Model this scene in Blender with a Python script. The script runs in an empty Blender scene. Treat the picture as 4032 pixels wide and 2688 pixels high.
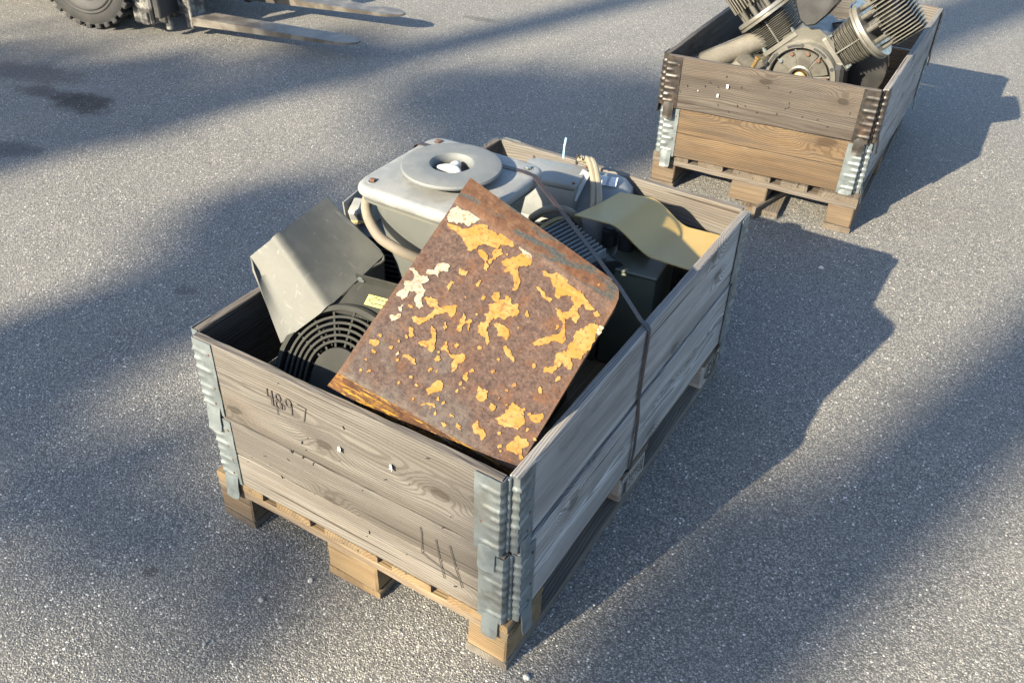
import bpy, bmesh, math, random
from mathutils import Matrix, Vector, noise as mnoise
import numpy as np
sc = bpy.context.scene
COL = sc.collection
rad = math.radians

# ------------------------------------------------------------------ camera
cam = bpy.data.cameras.new('camera'); co = bpy.data.objects.new('camera', cam); COL.objects.link(co)
cam.sensor_width = 36.0; cam.lens = 31.56; cam.clip_start = 0.05; cam.clip_end = 600
CR = Matrix(((0.85244, -0.33188, 0.40399), (0.52203, 0.49756, -0.69277), (0.02891, 0.80143, 0.59739)))
co.matrix_world = Matrix.Translation((0.5352, -0.9417, 1.6553)) @ CR.to_4x4()
sc.camera = co

# ------------------------------------------------------------------ sky and sun
SUN = Vector((-0.315, -1.0, 0.544)).normalized()          # towards the sun
elev = math.asin(SUN.z); azim = math.atan2(SUN.x, SUN.y)
w = bpy.data.worlds.new('World'); sc.world = w; w.use_nodes = True
wn = w.node_tree.nodes; wl = w.node_tree.links; wn.clear()
sky = wn.new('ShaderNodeTexSky'); sky.sky_type = 'NISHITA'; sky.sun_disc = False
sky.sun_elevation = elev; sky.sun_rotation = azim
sky.air_density = 1.0; sky.dust_density = 1.0; sky.ozone_density = 2.2
bg = wn.new('ShaderNodeBackground'); bg.inputs['Strength'].default_value = 0.100
wo = wn.new('ShaderNodeOutputWorld')
wl.new(sky.outputs[0], bg.inputs[0]); wl.new(bg.outputs[0], wo.inputs[0])
sl = bpy.data.lights.new('sun', 'SUN'); sl.energy = 5.0; sl.angle = rad(0.53); sl.color = (1.0, 0.875, 0.66)
so = bpy.data.objects.new('sun', sl); COL.objects.link(so)
so.rotation_euler = SUN.to_track_quat('Z', 'Y').to_euler(); so.location = SUN * 40
sc.view_settings.view_transform = 'Standard'; sc.view_settings.look = 'None'
sc.view_settings.gamma = 1.0; sc.view_settings.use_curve_mapping = False
sc.view_settings.exposure = 2.05

# ------------------------------------------------------------------ node helper
class NT:
    def __init__(s, name):
        s.m = bpy.data.materials.new(name); s.m.use_nodes = True
        s.t = s.m.node_tree; s.t.nodes.clear()
        s.out = s.t.nodes.new('ShaderNodeOutputMaterial')
        s.b = s.t.nodes.new('ShaderNodeBsdfPrincipled')
        s.t.links.new(s.b.outputs[0], s.out.inputs[0])
    def n(s, typ, **kw):
        nd = s.t.nodes.new('ShaderNode' + typ)
        for k, v in kw.items(): setattr(nd, k, v)
        return nd
    def put(s, inp, v):
        if v is None: return
        if isinstance(v, bpy.types.NodeSocket): s.t.links.new(v, inp)
        elif isinstance(v, bpy.types.Node): s.t.links.new(v.outputs[0], inp)
        else:
            if hasattr(inp.default_value, '__len__') and not hasattr(v, '__len__'): v = (v, v, v)
            if inp.type == 'RGBA' and len(v) == 3: v = (*v, 1)
            inp.default_value = v
    def math(s, op, a, b=None, c=None, clamp=False):
        nd = s.n('Math', operation=op, use_clamp=clamp)
        for i, v in enumerate((a, b, c)):
            if v is not None: s.put(nd.inputs[i], v)
        return nd.outputs[0]
    def vmath(s, op, a, b=None, c=None):
        nd = s.n('VectorMath', operation=op)
        for i, v in enumerate((a, b, c)):
            if v is not None: s.put(nd.inputs[i], v)
        return nd.outputs['Value'] if op in ('LENGTH', 'DOT_PRODUCT', 'DISTANCE') else nd.outputs[0]
    def coord(s, rnd=True, kind='Object'):
        tc = s.n('TexCoord').outputs[kind]
        if not rnd: return tc
        r = s.n('ObjectInfo').outputs['Random']
        cb = s.n('CombineXYZ'); s.put(cb.inputs[0], s.math('MULTIPLY', r, 37.0)); s.put(cb.inputs[1], s.math('MULTIPLY', r, 91.0)); s.put(cb.inputs[2], s.math('MULTIPLY', r, 53.0))
        return s.vmath('ADD', tc, cb.outputs[0])
    def scale(s, v, k): return s.vmath('MULTIPLY', v, k)
    def noise(s, v, scale=5, detail=4, rough=.5, dist=0, col=False):
        nd = s.n('TexNoise'); s.put(nd.inputs['Vector'], v); nd.inputs['Scale'].default_value = scale
        nd.inputs['Detail'].default_value = detail; nd.inputs['Roughness'].default_value = rough; nd.inputs['Distortion'].default_value = dist
        return nd.outputs['Color' if col else 'Fac']
    def vor(s, v, scale, out='Distance', feature='F1', rnd=1.0):
        nd = s.n('TexVoronoi', feature=feature); s.put(nd.inputs['Vector'], v); nd.inputs['Scale'].default_value = scale
        nd.inputs['Randomness'].default_value = rnd
        return nd.outputs[out]
    def ramp(s, fac, stops, interp='LINEAR'):
        nd = s.n('ValToRGB'); nd.color_ramp.interpolation = interp; e = nd.color_ramp.elements
        while len(e) < len(stops): e.new(0.5)
        for i, (p, c) in enumerate(stops):
            e[i].position = p; c = (c, c, c) if not hasattr(c, '__len__') else c
            e[i].color = (*c, 1)
        s.put(nd.inputs[0], fac); return nd.outputs[0]
    def mix(s, fac, a, b, mode='MIX'):
        nd = s.n('Mix', data_type='RGBA', blend_type=mode)
        s.put(nd.inputs[0], fac); s.put(nd.inputs[6], a); s.put(nd.inputs[7], b)
        return nd.outputs[2]
    def sep(s, v): 
        nd = s.n('SeparateXYZ'); s.put(nd.inputs[0], v); return nd.outputs
    def comb(s, x, y, z):
        nd = s.n('CombineXYZ')
        for i, v in enumerate((x, y, z)): s.put(nd.inputs[i], v)
        return nd.outputs[0]
    def sstep(s, x, a, b, lo=0., hi=1.):
        nd = s.n('MapRange', interpolation_type='SMOOTHSTEP'); s.put(nd.inputs[0], x)
        for i, v in enumerate((a, b, lo, hi)): nd.inputs[i + 1].default_value = v
        return nd.outputs[0]
    def bump(s, h, strength=.5, dist=.01, normal=None):
        nd = s.n('Bump'); nd.inputs['Strength'].default_value = strength; nd.inputs['Distance'].default_value = dist
        s.put(nd.inputs['Height'], h)
        if normal is not None: s.put(nd.inputs['Normal'], normal)
        return nd.outputs[0]
    def fin(s, color=None, rough=None, metal=None, normal=None, spec=None):
        s.put(s.b.inputs['Base Color'], color); s.put(s.b.inputs['Roughness'], rough); s.put(s.b.inputs['Metallic'], metal)
        if normal is not None: s.put(s.b.inputs['Normal'], normal)
        if spec is not None: s.put(s.b.inputs['Specular IOR Level'], spec)
        return s.m

def wood(name, light, dark, grey, greyamt=.6, ring=.0075, kn=1.0, contrast=1.0, dirt=.35, ks=1.0, k=.72):
    """sawn softwood: growth rings cut by the board, bent round knots, with fibre, cracks and grime"""
    light, dark, grey = [tuple(a * k for a in c) for c in (light, dark, grey)]
    t = NT(name); v = t.coord()
    wz = t.noise(t.scale(v, (1.3, 5, 5)), 1, 3, .5, col=True)
    wv = t.vmath('ADD', v, t.vmath('MULTIPLY', t.vmath('SUBTRACT', wz, (.5, .5, .5)), (.0, .05, .05)))
    x, y, z = t.sep(wv)[:3]
    rnd = t.n('ObjectInfo').outputs['Random']
    tc = t.n('TexCoord').outputs['Object']; lx, ly, lz = t.sep(tc)[:3]
    # pith line runs along the board a little off its face
    wob = t.math('MULTIPLY', t.math('SUBTRACT', t.noise(t.scale(v, (1.7, 0, 0)), 1, 2), .5), .07)
    wz0 = t.sep(t.vmath('SUBTRACT', wz, (.5, .5, .5)))
    pz = t.math('ADD', t.math('ADD', lz, wob), t.math('MULTIPLY', t.math('SUBTRACT', t.math('FRACT', t.math('MULTIPLY', rnd, 7.3)), .5), .26))
    pz = t.math('ADD', pz, t.math('MULTIPLY', wz0[2], .03))
    py = t.math('ADD', ly, t.math('ADD', .045, t.math('MULTIPLY', wz0[1], .045)))
    R = t.math('SQRT', t.math('ADD', t.math('MULTIPLY', pz, pz), t.math('MULTIPLY', py, py)))
    kv = t.vmath('MULTIPLY', v, (4.2 * ks, 3.0 * ks, 8.5 * ks))
    kx, ky_, kz = t.sep(kv)[:3]; k2 = t.comb(kx, t.math('ADD', kz, t.math('MULTIPLY', rnd, 17.0)), 0)
    k2 = t.vmath('ADD', k2, t.vmath('MULTIPLY', t.vmath('SUBTRACT', t.noise(t.scale(v, (18, 0, 30)), 1, 3, .5, col=True), (.5, .5, .5)), (.14, .14, 0)))
    vn = t.n('TexVoronoi', voronoi_dimensions='2D'); t.put(vn.inputs['Vector'], k2); vn.inputs['Scale'].default_value = 1.0
    kd = vn.outputs['Distance']; kc = t.sep(vn.outputs['Color'])[0]
    on = t.math('GREATER_THAN', kc, 1 - .34 * kn)
    kb = t.math('MULTIPLY', t.math('POWER', 2.718, t.math('MULTIPLY', t.math('MULTIPLY', kd, kd), -14.0)), on)
    R2 = t.math('ADD', R, t.math('MULTIPLY', kb, .034 / ks))
    wave = t.math('SINE', t.math('MULTIPLY', R2, 6.283 / ring))
    line = t.sstep(wave, -.2, 1.0)
    fibre = t.noise(t.scale(v, (7, 240, 240)), 1, 3, .6)
    streak = t.noise(t.scale(v, (1.6, 26, 26)), 1, 4, .6)
    blot = t.noise(t.scale(v, (2.2, 7, 7)), 1, 4, .55)
    base = t.mix(t.sstep(blot, .3, .7), light, tuple(a * .72 for a in light))
    gcol = t.mix(t.sstep(streak, .35, .65), grey, tuple(a * .68 for a in grey))
    base = t.mix(t.sstep(t.math('ADD', blot, t.math('MULTIPLY', t.math('SUBTRACT', streak, .5), .8)), .62 - greyamt * .55, .95 - greyamt * .55), base, gcol)
    col = t.mix(t.math('MULTIPLY', line, .80 * contrast), base, dark)
    col = t.mix(t.math('MULTIPLY', t.sstep(fibre, .47, .7), .75), col, t.mix(.5, col, dark))
    core = t.math('MULTIPLY', t.sstep(kd, .12, .07), on)
    col = t.mix(t.math('MULTIPLY', core, .75), col, tuple(a * .6 for a in dark))
    halo = t.math('MULTIPLY', t.sstep(kd, .34, .06), on)
    col = t.mix(t.math('MULTIPLY', halo, .35), col, dark)
    crack = t.sstep(t.noise(t.scale(v, (1.1, 75, 75)), 1, 2, .5), .665, .72)
    col = t.mix(t.math('MULTIPLY', crack, .85), col, (.02, .016, .012))
    dn = t.noise(t.scale(v, (6, 11, 14)), 1, 6, .65)
    col = t.mix(t.math('MULTIPLY', t.sstep(dn, .52, .78), dirt), col, (.035, .03, .026))
    # long dark weather streaks, and board tops darkened, part wear, part shade painted in
    ws = t.noise(t.scale(v, (.9, 14, 14)), 1, 5, .62)
    col = t.mix(t.math('MULTIPLY', t.sstep(ws, .45, .62), .72), col, t.mix(.35, dark, col))
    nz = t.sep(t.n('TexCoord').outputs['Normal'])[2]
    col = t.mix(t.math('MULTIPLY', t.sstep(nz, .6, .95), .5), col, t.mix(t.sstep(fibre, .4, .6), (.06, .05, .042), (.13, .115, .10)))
    h = t.math('ADD', t.math('MULTIPLY', fibre, .5), t.math('ADD', t.math('MULTIPLY', line, -.35), t.math('MULTIPLY', crack, -1.2)))
    h = t.math('ADD', h, t.math('MULTIPLY', streak, .5))
    return t.fin(col, .82, 0, t.bump(h, .55, .003), .25)

M = {}
# collar boards of the near box: grey brown weathered pine; silver side boards, coloured paler to lift their shade
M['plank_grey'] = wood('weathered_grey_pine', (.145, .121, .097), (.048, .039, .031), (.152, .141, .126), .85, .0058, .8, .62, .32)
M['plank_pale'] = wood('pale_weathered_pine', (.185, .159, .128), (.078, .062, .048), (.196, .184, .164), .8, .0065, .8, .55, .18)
M['plank_shade_lift'] = wood('silvered_pine_shade_lift', (.29, .27, .248), (.085, .077, .070), (.36, .352, .342), .85, .0056, 1.0, .85, .50, 1.0, 1.0)
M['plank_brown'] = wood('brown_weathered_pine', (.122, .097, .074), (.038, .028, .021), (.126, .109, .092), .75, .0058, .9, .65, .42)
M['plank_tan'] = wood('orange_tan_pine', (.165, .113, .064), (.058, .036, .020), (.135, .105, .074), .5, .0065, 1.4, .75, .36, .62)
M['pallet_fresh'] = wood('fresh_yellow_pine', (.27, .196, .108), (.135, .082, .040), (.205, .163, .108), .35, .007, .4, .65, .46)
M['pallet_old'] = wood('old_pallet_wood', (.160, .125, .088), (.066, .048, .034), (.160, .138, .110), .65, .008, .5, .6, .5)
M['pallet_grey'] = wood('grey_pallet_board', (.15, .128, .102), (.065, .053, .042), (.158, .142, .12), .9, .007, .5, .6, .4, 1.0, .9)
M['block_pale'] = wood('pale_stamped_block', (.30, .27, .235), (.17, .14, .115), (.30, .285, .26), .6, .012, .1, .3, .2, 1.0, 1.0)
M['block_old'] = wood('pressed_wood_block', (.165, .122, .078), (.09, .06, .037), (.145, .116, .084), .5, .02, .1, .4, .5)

def metal(name, col, rough=.42, met=.85, spots=(.5, .5, .5), spotamt=.3, dirt=(.1, .08, .06), dirtamt=.2, scale=30, bump=.2, k=.84):
    col, spots, dirt = [tuple(a * k for a in c) for c in (col, spots, dirt)]
    t = NT(name); v = t.coord()
    n1 = t.noise(v, scale, 5, .6); n2 = t.noise(v, scale * .25, 4, .6); n3 = t.noise(v, scale * 4, 3, .6)
    c = t.mix(t.math('MULTIPLY', t.sstep(n1, .42, .62), spotamt), col, spots)
    c = t.mix(t.math('MULTIPLY', t.sstep(n2, .52, .75), dirtamt), c, dirt)
    r = t.math('ADD', rough, t.math('MULTIPLY', t.math('SUBTRACT', n1, .5), .35))
    return t.fin(c, r, met, t.bump(t.math('ADD', n1, t.math('MULTIPLY', n3, .3)), bump, .002))

M['zinc'] = metal('galvanised_steel', (.185, .212, .216), .42, .45, (.105, .122, .128), .65, (.105, .085, .055), .5, 26)
M['black_steel'] = metal('black_painted_steel', (.022, .02, .018), .42, .2, (.06, .045, .035), .5, (.10, .05, .025), .5, 40)
M['rust_dot'] = metal('rusty_iron', (.115, .058, .034), .8, .1, (.06, .032, .022), .6, (.05, .03, .02), .3, 120)
M['cast_grey'] = metal('grey_painted_cast_metal', (.165, .172, .168), .62, .0, (.25, .252, .24), .6, (.105, .092, .066), .8, 22, .35)
M['body_grey'] = metal('grey_painted_body', (.080, .085, .077), .6, .0, (.108, .111, .100), .35, (.15, .13, .085), .3, 11, .15)
M['disc_grey'] = metal('dusty_grey_cast_disc', (.108, .117, .118), .7, .0, (.145, .15, .145), .5, (.12, .115, .095), .4, 24, .25)
M['motor_grey'] = metal('motor_grey_paint', (.165, .175, .172), .6, 0, (.225, .23, .22), .5, (.11, .10, .075), .65, 18)
M['dark_green'] = metal('dark_green_enamel', (.085, .10, .075), .45, 0, (.11, .125, .10), .4, (.05, .045, .03), .5, 14)
M['olive_lid'] = metal('olive_yellow_paint', (.32, .225, .072), .5, 0, (.35, .255, .095), .5, (.22, .18, .085), .4, 14, .1)
M['dark_iron'] = metal('dark_oily_iron', (.03, .03, .032), .5, .2, (.05, .048, .045), .4, (.06, .045, .03), .3, 30)
M['alu'] = metal('cast_aluminium', (.115, .110, .094), .45, .35, (.062, .058, .048), .6, (.026, .021, .015), .65, 28, .3)
M['alu_bright'] = metal('machined_aluminium', (.205, .198, .175), .34, .45, (.13, .124, .105), .55, (.055, .046, .031), .5, 28, .2)
M['brass'] = metal('brass', (.22, .15, .06), .45, .5, (.35, .22, .08), .4, (.1, .07, .03), .4, 60)
M['fork_steel'] = metal('worn_fork_steel', (.078, .069, .058), .5, .2, (.21, .195, .168), .6, (.10, .07, .045), .6, 9, .2)
M['truck_black'] = metal('black_machine_paint', (.018, .018, .019), .5, 0, (.035, .034, .032), .4, (.09, .075, .055), .4, 14)
M['truck_worn'] = metal('chipped_dark_paint', (.03, .03, .03), .5, .2, (.34, .33, .31), .55, (.12, .09, .06), .4, 16)
M['strap'] = metal('rusty_strapping_steel', (.042, .034, .033), .5, .3, (.115, .060, .042), .45, (.03, .028, .030), .5, 25)
M['rubber'] = metal('dusty_rubber', (.012, .012, .0125), .7, 0, (.02, .0195, .019), .5, (.045, .041, .035), .4, 16)
M['hose'] = metal('dusty_grey_hose', (.135, .115, .085), .8, 0, (.20, .172, .13), .5, (.12, .10, .075), .4, 18)
M['cable_pale'] = metal('pale_cable', (.19, .165, .115), .6, 0, (.235, .205, .15), .5, (.2, .17, .12), .4, 25)

def plastic(name='scuffed_grey_plastic', k=1.):
    k *= .88; t = NT(name); v = t.coord(False)
    n1 = t.noise(v, 9, 5, .6); n2 = t.noise(t.scale(v, (9, 60, 14)), 1, 4, .6); n3 = t.noise(v, 90, 3, .6)
    n4 = t.noise(t.scale(v, (55, 9, 16)), 1, 4, .6, 1.5)
    c = t.mix(t.sstep(n1, .35, .7), (.052 * k, .054 * k, .049 * k), (.082 * k, .083 * k, .072 * k))
    c = t.mix(t.math('MULTIPLY', t.sstep(n2, .62, .74), .5), c, (.17 * k, .168 * k, .148 * k))
    c = t.mix(t.math('MULTIPLY', t.sstep(n4, .64, .72), .45), c, (.18 * k, .178 * k, .155 * k))
    c = t.mix(t.math('MULTIPLY', t.sstep(n3, .68, .76), .5), c, (.2 * k, .195 * k, .17 * k))
    return t.fin(c, t.math('ADD', .46 if k > .6 else .68, t.math('MULTIPLY', n1, .25)), 0, t.bump(t.math('ADD', n3, t.math('MULTIPLY', n2, .6)), .12, .002), .35 if k > .6 else .15)
M['plastic'] = plastic(k=1.08)
M['plastic_dark'] = plastic('dark_grey_plastic', .48)

def simple(name, col, rough=.6, metal_=0., var=.15, scale=40):
    t = NT(name); v = t.coord()
    n1 = t.noise(v, scale, 4, .6)
    c = t.mix(t.sstep(n1, .3, .7), tuple(a * (1 - var) for a in col), tuple(min(1, a * (1 + var)) for a in col))
    return t.fin(c, rough, metal_, t.bump(n1, .1, .002))
M['black'] = simple('matt_black', (.015, .015, .016), .6)
M['ink'] = simple('black_marker_ink', (.035, .03, .028), .8)
M['sticker'] = simple('yellow_sticker', (.40, .37, .11), .5)
M['white'] = simple('off_white_plastic', (.36, .35, .325), .5, 0, .12, 30)
M['cream'] = simple('cream_plastic', (.26, .21, .10), .5)
M['paper'] = simple('white_paper', (.30, .30, .295), .8, 0, .06)
M['label_grey'] = simple('grey_printed_label', (.42, .42, .41), .6, 0, .25, 220)
M['blue'] = simple('blue_plastic', (.03, .10, .42), .4)
M['pale_blue'] = simple('pale_blue_plastic', (.20, .33, .41), .4)
M['yellow_paint'] = simple('smeared_yellow_paint', (.40, .24, .03), .5)
M['stone'] = simple('pale_stone', (.33, .32, .29), .8, 0, .35, 120)
M['stone_dark'] = simple('grey_stone', (.20, .20, .195), .8, 0, .3, 120)
M['bark'] = simple('pine_bark', (.12, .08, .055), .9, 0, .4, 12)
M['leaf'] = simple('pine_foliage', (.045, .07, .028), .7, 0, .4, 3)

def rustsheet():
    t = NT('rusted_painted_sheet'); v = t.coord(False)
    a = t.noise(v, 7, 6, .6); b = t.noise(v, 60, 6, .7); c_ = t.noise(v, 190, 4, .7); d = t.noise(v, 24, 5, .65)
    x, y, z = t.sep(t.n('TexCoord').outputs['Object'])[:3]
    col = t.ramp(t.math('ADD', t.math('MULTIPLY', b, .55), t.math('MULTIPLY', c_, .45)), [(.36, (0.0207, 0.0121, 0.0106)), (.47, (0.0509, 0.0321, 0.0264)), (.56, (0.0754, 0.0498, 0.0408)), (.64, (0.1132, 0.0811, 0.0622))])
    col = t.mix(t.math('MULTIPLY', t.sstep(d, .5, .68), .55), col, (0.0981, 0.0434, 0.0170))                # orange bloom
    grey = t.mix(t.sstep(b, .4, .6), (0.0434, 0.0377, 0.0370), (0.0754, 0.0698, 0.0660))
    g2 = t.math('MULTIPLY', t.sstep(t.math('ADD', a, t.math('MULTIPLY', t.math('SUBTRACT', .16, t.math('ADD', y, t.math('MULTIPLY', x, .35))), 1.1)), .48, .66), .75)
    col = t.mix(g2, col, grey)                                                                       # barer steel low on the left
    pit = t.vor(v, 140); col = t.mix(t.math('MULTIPLY', t.sstep(pit, .22, .08), .6), col, (0.0132, 0.0075, 0.0068))
    # top strip: orange rust with patches of blue-grey primer left on it
    top = t.sstep(t.math('ADD', y, t.math('MULTIPLY', x, .088)), .392, .400)
    oc = t.ramp(b, [(.3, (0.0327, 0.0138, 0.0074)), (.5, (0.0674, 0.0334, 0.0171)), (.7, (0.0939, 0.0579, 0.0368))])
    pr = t.noise(t.scale(v, (5.5, 26, 10)), 1, 6, .68)
    prx = t.math('ADD', pr, t.math('MULTIPLY', t.math('SUBTRACT', x, .13), .30))
    oc = t.mix(t.sstep(prx, .50, .55), oc, t.mix(t.sstep(c_, .4, .6), (0.0232, 0.0272, 0.0294), (0.0402, 0.0449, 0.0464)))
    col = t.mix(top, col, oc)
    # bottom flange: streaky yellow paint over brown
    fl = t.sstep(z, -.004, -.008)
    fy = t.noise(t.scale(v, (12, 40, 45)), 1, 6, .7, .6)
    fc = t.mix(t.sstep(fy, .50, .56), t.mix(t.sstep(b, .4, .6), (0.0377, 0.0189, 0.0113), (0.0717, 0.0358, 0.0189)), t.mix(t.sstep(d, .5, .65), (0.2490, 0.1433, 0.0170), (0.2188, 0.1886, 0.1245)))
    col = t.mix(fl, col, fc)
    # orange stain creeping from the edges
    eg = t.math('MULTIPLY', t.sstep(t.math('ADD', t.math('MINIMUM', x, t.math('SUBTRACT', .39, x)), t.math('MULTIPLY', t.math('SUBTRACT', d, .5), .05)), .018, .0), .55)
    col = t.mix(eg, col, (0.1094, 0.0528, 0.0226))
    # tiny left-over flecks of paint
    fk = t.noise(v, 75, 3, .55, .4); col = t.mix(t.math('MULTIPLY', t.sstep(fk, .725, .74), .9), col, (0.2339, 0.1358, 0.0189))
    rn = t.noise(v, 11, 5, .65); col = t.mix(t.math('MULTIPLY', t.sstep(rn, .48, .68), .45), col, t.vmath('MULTIPLY', col, (1.30, 1.0, .74)))
    col = t.vmath('MULTIPLY', col, t.mix(t.noise(v, 3.5, 4, .6), (.66, .63, .60), (1.16, 1.08, .98)))
    h = t.math('ADD', t.math('MULTIPLY', b, .6), t.math('ADD', t.math('MULTIPLY', c_, .5), t.math('MULTIPLY', pit, .4)))
    return t.fin(col, .78, 0, t.bump(h, .55, .0025), .3)
M['rust'] = rustsheet()
def flakemat(name, c1, c2, c3):
    t = NT(name); v = t.coord(False)
    a = t.noise(v, 26, 5, .6); b = t.noise(v, 130, 4, .6)
    c = t.mix(t.sstep(a, .4, .65), c1, c2)
    c = t.mix(t.math('MULTIPLY', t.sstep(b, .53, .64), .8), c, c3)
    return t.fin(c, .5, 0, t.bump(t.math('ADD', a, b), .3, .002), .35)
M['flake_y'] = flakemat('yellow_flaking_paint', (.222, .108, .018), (.240, .138, .042), (.11, .050, .016))
M['flake_w'] = flakemat('faded_cream_paint', (.215, .195, .148), (.165, .155, .122), (.17, .095, .03))

def asphalt():
    t = NT('asphalt'); v = t.n('NewGeometry').outputs['Position']
    v1 = t.vmath('ADD', v, t.vmath('MULTIPLY', t.noise(v, 160, 2, .5, col=True), (.004, .004, 0)))
    cell = t.vor(v1, 210, 'Color'); cd = t.vor(v1, 210); cell2 = t.vor(v1, 420, 'Color'); big = t.noise(v, .9, 4, .55); mid = t.noise(v, 6, 5, .6); fine = t.noise(v, 600, 2, .6)
    r0, g0, b0 = t.sep(cell)[:3]
    stone = t.ramp(r0, [(0, (.085, .083, .080)), (.35, (.150, .146, .138)), (.75, (.205, .199, .187)), (.93, (.26, .252, .236)), (.965, (.33, .32, .30)), (1, (.66, .64, .60))])
    s2 = t.ramp(t.sep(cell2)[0], [(0, (.070, .068, .066)), (.5, (.155, .151, .142)), (.93, (.25, .242, .226)), (1, (.60, .58, .54))])
    c = t.mix(t.math('GREATER_THAN', g0, .35), s2, stone)
    c = t.mix(t.math('MULTIPLY', t.sstep(cd, .42, .66), .75), c, (.040, .040, .040))
    c = t.mix(t.math('MULTIPLY', t.sstep(fine, .45, .7), .4), c, (.060, .059, .058))
    c = t.mix(t.math('MULTIPLY', t.sstep(mid, .35, .7), .28), c, (.11, .109, .106))
    pt = t.noise(t.scale(v, (1, 1, 0)), 2.3, 6, .68, .8); c = t.mix(t.math('MULTIPLY', t.sstep(pt, .56, .70), .40), c, (.085, .083, .082))
    lane = t.noise(t.vmath('MULTIPLY', v, (.55, 5.5, 0)), 1, 5, .6); c = t.mix(t.math('MULTIPLY', t.sstep(lane, .58, .74), .28), c, (.08, .079, .078))
    c = t.vmath('MULTIPLY', c, t.mix(big, (.92, .915, .89), (1.38, 1.36, 1.295)))
    # oil and tyre stains with their own outline
    def blot(cx, cy, rx, ry, ang, amt, col, c):
        d = t.vmath('SUBTRACT', v, (cx, cy, 0)); ca, sa = math.cos(ang), math.sin(ang); px, py, _ = t.sep(d)[:3]
        u = t.math('DIVIDE', t.math('ADD', t.math('MULTIPLY', px, ca), t.math('MULTIPLY', py, sa)), rx)
        q = t.math('DIVIDE', t.math('ADD', t.math('MULTIPLY', px, -sa), t.math('MULTIPLY', py, ca)), ry)
        rr = t.math('SQRT', t.math('ADD', t.math('MULTIPLY', u, u), t.math('MULTIPLY', q, q)))
        rr = t.math('ADD', rr, t.math('MULTIPLY', t.math('SUBTRACT', t.noise(v, 9, 5, .65), .5), 1.3))
        return t.mix(t.math('MULTIPLY', t.sstep(rr, 1.0, .35), amt), c, col)
    c = blot(-3.20, 1.45, .23, .14, .1, .85, (.022, .018, .014), c)
    c = blot(-3.44, 1.43, .26, .09, .2, .6, (.03, .022, .018), c)
    c = blot(-3.74, 1.55, .42, .16, .2, .6, (.05, .04, .042), c)
    c = blot(-3.02, .95, .20, .10, .4, .65, (.03, .028, .028), c)
    c = blot(-2.41, 3.60, .16, .05, .2, .5, (.03, .027, .025), c)
    c = blot(-.81, -.22, .035, .02, .2, .6, (.025, .022, .02), c)
    c = blot(-1.62, .62, .05, .03, .4, .5, (.035, .03, .027), c)
    h = t.math('ADD', t.math('MULTIPLY', t.sstep(cd, .6, .1), t.math('ADD', .4, t.math('MULTIPLY', b0, .8))), t.math('ADD', t.math('MULTIPLY', t.vor(v1, 420), -.35), t.math('MULTIPLY', fine, .25)))
    rough = t.math('ADD', .62, t.math('MULTIPLY', r0, .3))
    return t.fin(c, rough, 0, t.bump(h, .7, .0036), .3)
M['asphalt'] = asphalt()
def gritmat():
    t = NT('asphalt_grit'); 
    at = t.n('Attribute', attribute_name='tone'); 
    c = t.ramp(at.outputs['Fac'], [(0, (.085, .083, .080)), (.5, (.165, .160, .150)), (.8, (.235, .227, .212)), (.93, (.30, .29, .27)), (1, (.66, .64, .60))])
    return t.fin(c, .7, 0, None, .3)
M['grit'] = gritmat()
def film():
    t = NT('clear_plastic_film'); t.t.nodes.remove(t.b)
    a = t.n('BsdfTransparent'); b = t.n('BsdfPrincipled'); b.inputs['Base Color'].default_value = (.20, .185, .15, 1); b.inputs['Roughness'].default_value = .25
    m = t.n('MixShader'); nz = t.noise(t.coord(False), 14, 4, .6)
    t.put(m.inputs[0], t.sstep(nz, .2, .9, .25, .7)); t.t.links.new(a.outputs[0], m.inputs[1]); t.t.links.new(b.outputs[0], m.inputs[2]); t.t.links.new(m.outputs[0], t.out.inputs[0])
    return t.m
M['film'] = film()

# ------------------------------------------------------------------ geometry helpers
I4 = Matrix.Identity(4)
WORLD = {}
def T(x, y, z): return Matrix.Translation((x, y, z))
def RX(a): return Matrix.Rotation(a, 4, 'X')
def RY(a): return Matrix.Rotation(a, 4, 'Y')
def RZ(a): return Matrix.Rotation(a, 4, 'Z')
def frame(o, x, y):
    """matrix with origin o, local X along x and local Y as near y as it can be"""
    x = Vector(x).normalized(); z = x.cross(Vector(y)).normalized(); y = z.cross(x)
    m = Matrix((x, y, z)).transposed().to_4x4(); m.translation = Vector(o); return m

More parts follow.
